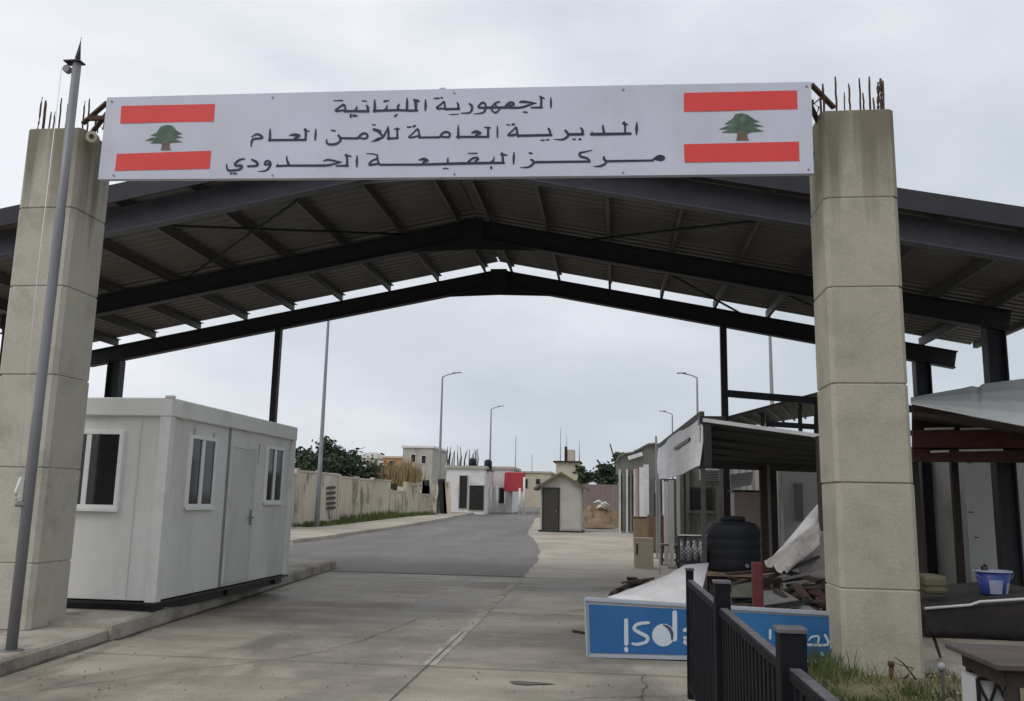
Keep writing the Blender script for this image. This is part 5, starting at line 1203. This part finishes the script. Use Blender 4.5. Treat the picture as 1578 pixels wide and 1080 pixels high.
# ---- black railing in the foreground
R1, R2 = P(1113, 938, 6.0), P(1220, 1027, 3.9); dv = (R2-R1)/(R2.y-R1.y)
def RP(Y): p = R1+dv*(Y-R1.y); return Vector((p.x, Y, 0))
rl = thing('railing', 'black metal picket railing running along the paving towards the camera', 'railing', RP(5))
zrl = (R1.z+R2.z)/2
ypost = [8.1, 6.0, 3.9, 1.8]
for Y, ztop, w_ in zip(ypost, (1.10, P(1113, 894, 6.0).z, P(1219, 966, 3.9).z, 1.1), (.065, .10, .11, .11)):
    p = RP(Y); o = MB().box(p.x-w_/2, p.x+w_/2, Y-w_/2, Y+w_/2, 0, ztop-.02).build('post', m_rail, rl, bevel=.008); MB().box(p.x-w_/2-.006, p.x+w_/2+.006, Y-w_/2-.006, Y+w_/2+.006, ztop-.02, ztop).build('cap', m_railtop, o, bevel=.004)
for Ya, Yb in zip(ypost, ypost[1:]):
    a, b = RP(Ya-.07), RP(Yb+.07)
    MB().beam(a+Vector((0, 0, zrl-.02)), b+Vector((0, 0, zrl-.02)), .06, .045).build('top_rail', m_rail, rl, bevel=.006)
    MB().beam(a+Vector((-.0, 0, zrl+.006)), b+Vector((-.0, 0, zrl+.006)), .045, .006).build('rail_cap', m_railtop, rl)
    MB().beam(a+Vector((0, 0, .12)), b+Vector((0, 0, .12)), .05, .04).build('bottom_rail', m_rail, rl)
    n = 18
    for k in range(n):
        p = a+(b-a)*(k+.5)/n; MB().box(p.x-.017, p.x+.017, p.y-.03, p.y+.03, .14, zrl-.042).build('picket', m_rail, rl)

# ---- right edge: shelter, walls, platform, bucket, table
sb = thing('shelter', 'shelter with pale grey sheet roof and maroon beam right of the right pillar', 'stall', (P(1500, 780, 15).x, 15, 0), 'market stalls on the right')
topl = [(1404, 613), (1440, 606), (1480, 599), (1498, 595), (1508, 597), (1514, 592), (1545, 588), (1620, 578), (1880, 545)]
botl = [(1404, 622), (1440, 629), (1480, 637), (1498, 641), (1508, 643), (1514, 644), (1545, 650), (1620, 665), (1880, 717)]
mb = MB(); vs = []; fs = []; m = 8
for (a, b) in zip(topl, botl):
    p, q = P(a[0], a[1], 15.3), P(b[0], b[1], 14.0)
    for j in range(m+1):
        t = j/m; v = p+(q-p)*t; v.z -= .012*math.sin(math.pi*t); v.y += .03*(j % 2); vs.append(v)
for i in range(len(topl)-1):
    for j in range(m): q = i*(m+1)+j; fs.append((q, q+1, q+m+2, q+m+1))
mb.add(vs, fs).build('roof_sheet', m_tarpg, sb, solid=.012)
a, b = P(1406, 640, 15.6), P(1900, 700, 14.4); c, d = P(1900, 680, 17.5), P(1406, 655, 17.5)
MB().hexa([a, b, c, d, a+up6, b+up6, c+up6, d+up6]).build('ceiling', M('brown ceiling board', (.10, .08, .07), .8, .2, 2), sb)
for ya_, yb_2, hh_, Y in ((664, 667, .30, 16.1), (690, 694, .22, 16.3)):
    a, b = P(1406, ya_+12, Y), P(1900, yb_2+12, Y); MB().beam(a, b, .08, hh_).build('beam', m_maroon, sb)
a, b = P(1406, 612, 16.45), P(1900, 640, 16.45); c, d = P(1900, 710, 16.45), P(1406, 704, 16.45)
MB().poly([d, c, b, a], (0, .04, 0)).build('front_board', M('dark maroon board', (.05, .022, .018), .8, .35, 2.5), sb)
for x0_, x1_, y_ in ((1434, 1462, 696), (1478, 1545, 694), (1425, 1470, 661), (1480, 1530, 661)):  # pale strips painting highlights along the maroon beams
    a, b = P(x0_, y_, 16.0), P(x1_, y_-1, 16.0); MB().beam(a, b, .03, .035).build('highlight_strip', m_tarpw, sb)
for x_, Y, w_ in ((1474, 17.6, .12), (1412, 16.6, .12), (1640, 16.6, .14), (1880, 16.6, .14), (1860, 14.7, .12)):
    q = foot(x_, Y); MB().box(q.x-w_/2, q.x+w_/2, Y-w_/2, Y+w_/2, 0, P(x_, 702, Y).z+.15).build('post', m_brown, sb)
YW = 18.9
wl = thing('cabin', 'plain grey cabin wall behind the blue bucket at the right edge', 'cabin', foot(1530, YW))
a, b = P(1484, 700, YW), P(1680, 700, YW); MB().box(a.x, b.x, YW, YW+2.4, .02, a.z+.1).build('wall', m_gwall, wl)
for x_, y_ in ((1496, 789), (1505, 828), (1540, 770), (1494, 713)): q = P(x_, y_, YW); MB().box(q.x-.04, q.x+.04, YW-.01, YW, q.z-.012, q.z+.012).build('scuff', m_darktin, wl)
MB().box(a.x-.04, b.x, YW-.03, YW, .0, .12).build('skirting', m_darktin, wl); MB().box(a.x-.05, b.x+.05, YW-.05, YW+2.45, a.z+.1, a.z+.2).build('roof_rim', m_whitef, wl)
YW2 = 22.2
w2 = thing('cabin', 'narrow beige cabin wall between the two dark canopy columns', 'cabin', foot(1455, YW2))
a, b = P(1434, 702, YW2), P(1480, 702, YW2); MB().box(a.x, b.x+.4, YW2, YW2+2.2, .25, a.z+.1).build('wall', m_bwall, w2); MB().box(a.x, b.x+.4, YW2+.02, YW2+2.2, 0, .22).build('plinth', m_kerb, w2); MB().box(a.x-.05, b.x+.45, YW2-.05, YW2+2.25, a.z+.1, a.z+.2).build('roof_rim', m_whitef, w2)
# low dark platform with white edging
YPf = 12.5; a = P(1424, 937, YPf); b = P(1660, 917, YPf)
pf = thing('platform_stage', 'low dark platform with black skirt and white edging right of the pillar', 'platform', ((a.x+b.x)/2, YPf+1, 0))
MB().hexa([(a.x, YPf+.04, .0), (b.x, YPf+.04, .0), (b.x, YPf+2.6, .0), (a.x, YPf+2.6, .0), (a.x, YPf+.04, a.z-.03), (b.x, YPf+.04, b.z-.03), (b.x, YPf+2.6, b.z-.03), (a.x, YPf+2.6, a.z-.03)]).build('deck', M('dark rubber mat', (.03, .025, .022), .85, .4, 3), pf)
cl = MB(); vs = []; fs = []; n = 40
for i in range(n+1):
    t = i/n; x_ = a.x+(b.x-a.x)*t; zt_ = a.z+(b.z-a.z)*t
    for j in range(5): vs.append((x_, YPf+.015*math.sin(t*50+j*.4)*(j/4)-.02*(j/4), zt_-.03-(zt_-.05)*j/4+.03*math.sin(t*6)*(j == 4)))
for i in range(n):
    for j in range(4): q = i*5+j; fs.append((q, q+1, q+6, q+5))
cl.add(vs, fs, True).build('skirt', M('black cloth', (.022, .018, .018), .85, .3, 4), pf, solid=.01)
MB().tube([a+Vector((0, -.03, 0)), P(1495, 932, YPf-.03), P(1510, 927, YPf-.03), b+Vector((0, -.03, .0))], .018, 6).build('edging', m_tarpw, pf)
zd = a.z+(b.z-a.z)*.45
# olive cushion on the platform
a = P(1426, 905, 13.1); b = P(1462, 905, 13.1)
o = thing('cushion', 'olive cushion on the platform against the right pillar', 'cushion', ((a.x+b.x)/2, 13.3, a.z-.05))
MB().box(a.x, b.x, 13.1, 13.6, a.z-.09, a.z+.16).build('pad', M('olive cloth', (.13, .12, .075), .9, .2, 5), o, bevel=.05); MB().box(a.x-.005, b.x+.005, 13.095, 13.605, a.z+.02, a.z+.04).build('piping', M('olive cloth dark', (.07, .065, .04), .9), o)
# bucket
Yb_ = 13.5; c = P(1532, 916, Yb_); rt_ = (P(1561, 880, Yb_).x-P(1504, 880, Yb_).x)/2; ht = P(1532, 878, Yb_).z-c.z
bk = thing('bucket', 'blue and white plastic bucket standing on the platform', 'bucket', c)
m_bb = M('blue plastic', (.03, .055, .25), .4, .12, 5)
MB().lathe(c, [(rt_*.66, 0), (rt_*.68, .01), (rt_*.96, ht), (rt_*.92, ht), (rt_*.64, .02), (.001, .02)], 28).build('body', m_bb, bk)
MB().lathe(c+Vector((0, 0, ht-.03)), [(rt_*.97, 0), (rt_*1.02, .005), (rt_*1.02, .02), (rt_*.95, .024)], 28).build('rim', M('dull white plastic', (.42, .43, .47), .5, .1, 4), bk)
def arc(z0_, z1_, t0, t1, name, mat, k=1.012):
    mb = MB(); n = 14; vs = []; fs = []
    for i in range(n+1):
        t = t0+(t1-t0)*i/n
        for z_ in (z0_, z1_): r = rt_*(.68+.28*z_/ht)*k; vs.append(c+Vector((r*math.cos(t), r*math.sin(t), z_)))
    for i in range(n): fs.append((2*i, 2*i+2, 2*i+3, 2*i+1))
    mb.add(vs, fs, True).build(name, mat, bk)
arc(.02, ht*.62, -2.2, -1.35, 'label', M('pale blue label', (.36, .38, .50), .5, .1, 6)); arc(.02, ht*.5, -1.0, -.2, 'label', M('grey label', (.40, .41, .45), .6, .15, 6))
MB().tube([c+Vector((math.cos(t)*rt_*1.03, -.02-.14*math.sin(t), ht-.03-.12*math.sin(t))) for t in [i*math.pi/12 for i in range(13)]], .006, 6).build('handle', m_galv, bk)
q = P(1517, 873, Yb_); MB().tube([q-Vector((0, 0, .2)), q, q+Vector((.01, 0, .03))], [.04, .05, .03], 8).build('scoop', m_black, bk)
# table near the camera
zt = .76
pA, pB, pC = PZ(1455, 990, zt), PZ(1536, 1024, zt), PZ(1640, 990, zt)
tl = thing('table', 'dark low topped wooden table at the lower right edge', 'table', ((pA.x+pC.x)/2, (pA.y+pB.y)/2, 0))
m_tabl = M('dark table wood', (.085, .066, .062), .55, .25, 3, stretch=(.3, 3, 1), spec=.35)
pD = Vector((pC.x+.3, pB.y, zt)); pC.y = pA.y; pC.x += .3
dn = Vector((0, 0, -.035))
MB().hexa([pB+dn, pD+dn, pC+dn, pA+dn, pB, pD, pC, pA]).build('top', m_tabl, tl, bevel=.006)
ins = Vector((.06, .05, 0)); ah = Vector((0, 0, -.13))
MB().beam(pB+Vector((.08, .06, -.085)), pD+Vector((-.08, .06, -.085)), .025, .1).build('apron', m_brown, tl); MB().beam(pA+Vector((.10, -.06, -.085)), pB+Vector((.06, .06, -.085)), .025, .1).build('apron', m_brown, tl); MB().beam(pA+Vector((.1, -.06, -.085)), pC+Vector((-.1, -.06, -.085)), .025, .1).build('apron', m_brown, tl)
for p_, dx, dy in ((pB, .10, .08), (pD, -.1, .08), (pA, .14, -.08), (pC, -.1, -.08)): MB().box(p_.x+dx-.03, p_.x+dx+.03, p_.y+dy-.03, p_.y+dy+.03, 0, zt-.035).build('leg', m_brown, tl)
# white crate with dark crossed bars under the table
Yc = (pA.y+pB.y)/2+.05; a, b = P(1506, 1045, Yc), P(1566, 1045, Yc)
cr = thing('crate', 'white crate with black crossed bars under the dark table', 'crate', ((a.x+b.x)/2, Yc+.15, 0)); zc = a.z
MB().box(a.x+.01, b.x-.01, Yc+.01, Yc+.3, .03, zc-.01).build('body', m_tarpw, cr)
mb = MB()
for x_ in (a.x, b.x): mb.beam((x_, Yc-.005, 0), (x_, Yc-.005, zc), .02, .02, upv=(0, 1, 0))
mb.beam((a.x, Yc-.005, zc), (b.x, Yc-.005, zc), .02, .02); mb.beam((a.x, Yc-.005, .04), (b.x, Yc-.005, .04), .02, .02); mb.build('frame', m_black, cr)
n = 2; w_ = (b.x-a.x)/n
for i in range(n):
    for (xa, xb) in ((a.x+w_*i, a.x+w_*(i+1)), (a.x+w_*(i+1), a.x+w_*i)):
        for (za, zb2) in ((.05, zc*.5), (zc*.5, zc-.02)): MB().beam((xa, Yc-.006-.002*(xa < xb), za), (xb, Yc-.006-.002*(xa < xb), zb2), .012, .016).build('cross_bar', m_black, cr)
# stake, stick and pipe near the grass
q = foot(1436, 7.6); zt_ = P(1436, 1028, 7.6).z; o = thing('stake', 'thin stake with round knob in the grass right of the pillar', 'stake', q); MB().tube([q, (q.x, q.y, zt_)], .012, 6).build('rod', m_darktin, o); MB().lathe((q.x, q.y, zt_-.03), [(.004, 0), (.028, .015), (.034, .035), (.024, .06), (.003, .07)], 12).build('knob', m_lamp, o)
o = MB().tube([P(1428, 962, 9.9), P(1440, 985, 9.6), PZ(1449, 1012, .02)], .016, 6).build('stick', m_brown); tag(o, 'dark stick leaning by the right pillar base', 'stick')
o = MB().tube([PZ(1432, 1068, .03), PZ(1462, 1068, .03), PZ(1502, 1071, .03)], .012, 6).build('pipe', m_tarpw); tag(o, 'thin white pipe lying in the grass beside the pillar', 'pipe')

# ---- verge, grass and dry weeds at the pillar foot
mb = MB(); vs = []; fs = []
ys = [1.5+i*.35 for i in range(0, 24)]
rnd = random.Random(8)
for Y in ys:
    xl = RP(Y).x+.14 if Y < 8.2 else RP(8.2).x+.5+(Y-8.2)*.5
    for k in range(9): vs.append((xl+(7-xl)*k/8, Y, .012+(.0 if k in (0,) or Y > 9.3 else rnd.uniform(.0, .05))))
for i in range(len(ys)-1):
    for k in range(8): q = i*9+k; fs.append((q, q+1, q+10, q+9))
tag(mb.add(vs, fs, True).build('verge', M('grassy soil', (.13, .115, .065), .95, .3, 3, .5, 20, dirt=(.07, .085, .03), dscale=2, damt=.9)), kind='structure')
mg, md_ = MB(), MB()
def blades(mb, x, y, z, h, w_, lean): mb.add([(x-w_, y, z), (x+w_, y, z), (x+lean*.5+w_*.6, y+lean*.2, z+h*.6), (x+lean, y+lean*.3, z+h), (x+lean*.5-w_*.6, y+lean*.2, z+h*.6)], [(0, 1, 2, 4), (4, 2, 3)])
for _ in range(24000):
    Y = rnd.uniform(4.5, 9.7); X = RP(min(Y, 8.2)).x+.2+abs(rnd.gauss(0, 1.1))
    if rx0-.03 < X < rx1+.03 and YP-.02 < Y < YP+.68: continue
    if Y > 9.2 and X > rx1+.4: continue
    d_ = math.sin(X*5.1)*math.cos(Y*3.7)
    if d_ < rnd.uniform(-.9, .6): continue
    blades(mg, X, Y, .01, rnd.uniform(.03, .11)*(1+.5*d_), .006, rnd.uniform(-.09, .09))
for _ in range(110):
    X = rnd.uniform(rx0-.5, rx1+.5); Y = rnd.uniform(8.3, 9.36)
    blades(md_, X, Y, .01, rnd.uniform(.08, .24), .0045, rnd.uniform(-.12, .12))
for _ in range(160):
    X = rx0-.05+rnd.gauss(-.12, .12); Y = rnd.uniform(9.1, 9.9); blades(mg, X, Y, .01, rnd.uniform(.1, .32), .007, rnd.uniform(-.14, .14))
tag(mg.build('grass', leafmat('verge grass', (.068, .088, .032), .5)), 'green grass and weeds growing round the right pillar foot', 'grass', kind='stuff')
tag(md_.build('dry_grass', leafmat('straw', (.24, .18, .10), .4)), 'dry straw coloured stems before the right pillar foot', 'dry grass', kind='stuff')
for (pts, lab) in (([(1380, 1054), (1400, 1040), (1408, 1030), (1380, 1022)], 'short arched weed stem before the right pillar'), ([(1418, 1056), (1405, 1038), (1392, 1022), (1378, 1012)], 'long leaning weed stem before the right pillar')):
    o = MB().tube([P(x_, y_, YP-.12) for x_, y_ in pts], [.012, .009, .007, .003], 5).build('weed_stem', m_brown); tag(o, lab, 'weed')
q = P(1375, 1056, YP-.25); o = thing('stub_pipe', 'short rusty pipe stub in the dry grass before the right pillar', 'pipe', (q.x, q.y, 0)); MB().tube([(q.x, q.y, 0), (q.x, q.y, .17)], .022, 8).build('pipe', m_rebar, o); MB().tube([(q.x, q.y, .17), (q.x, q.y, .21)], .033, 8).build('collar', m_rebar, o)
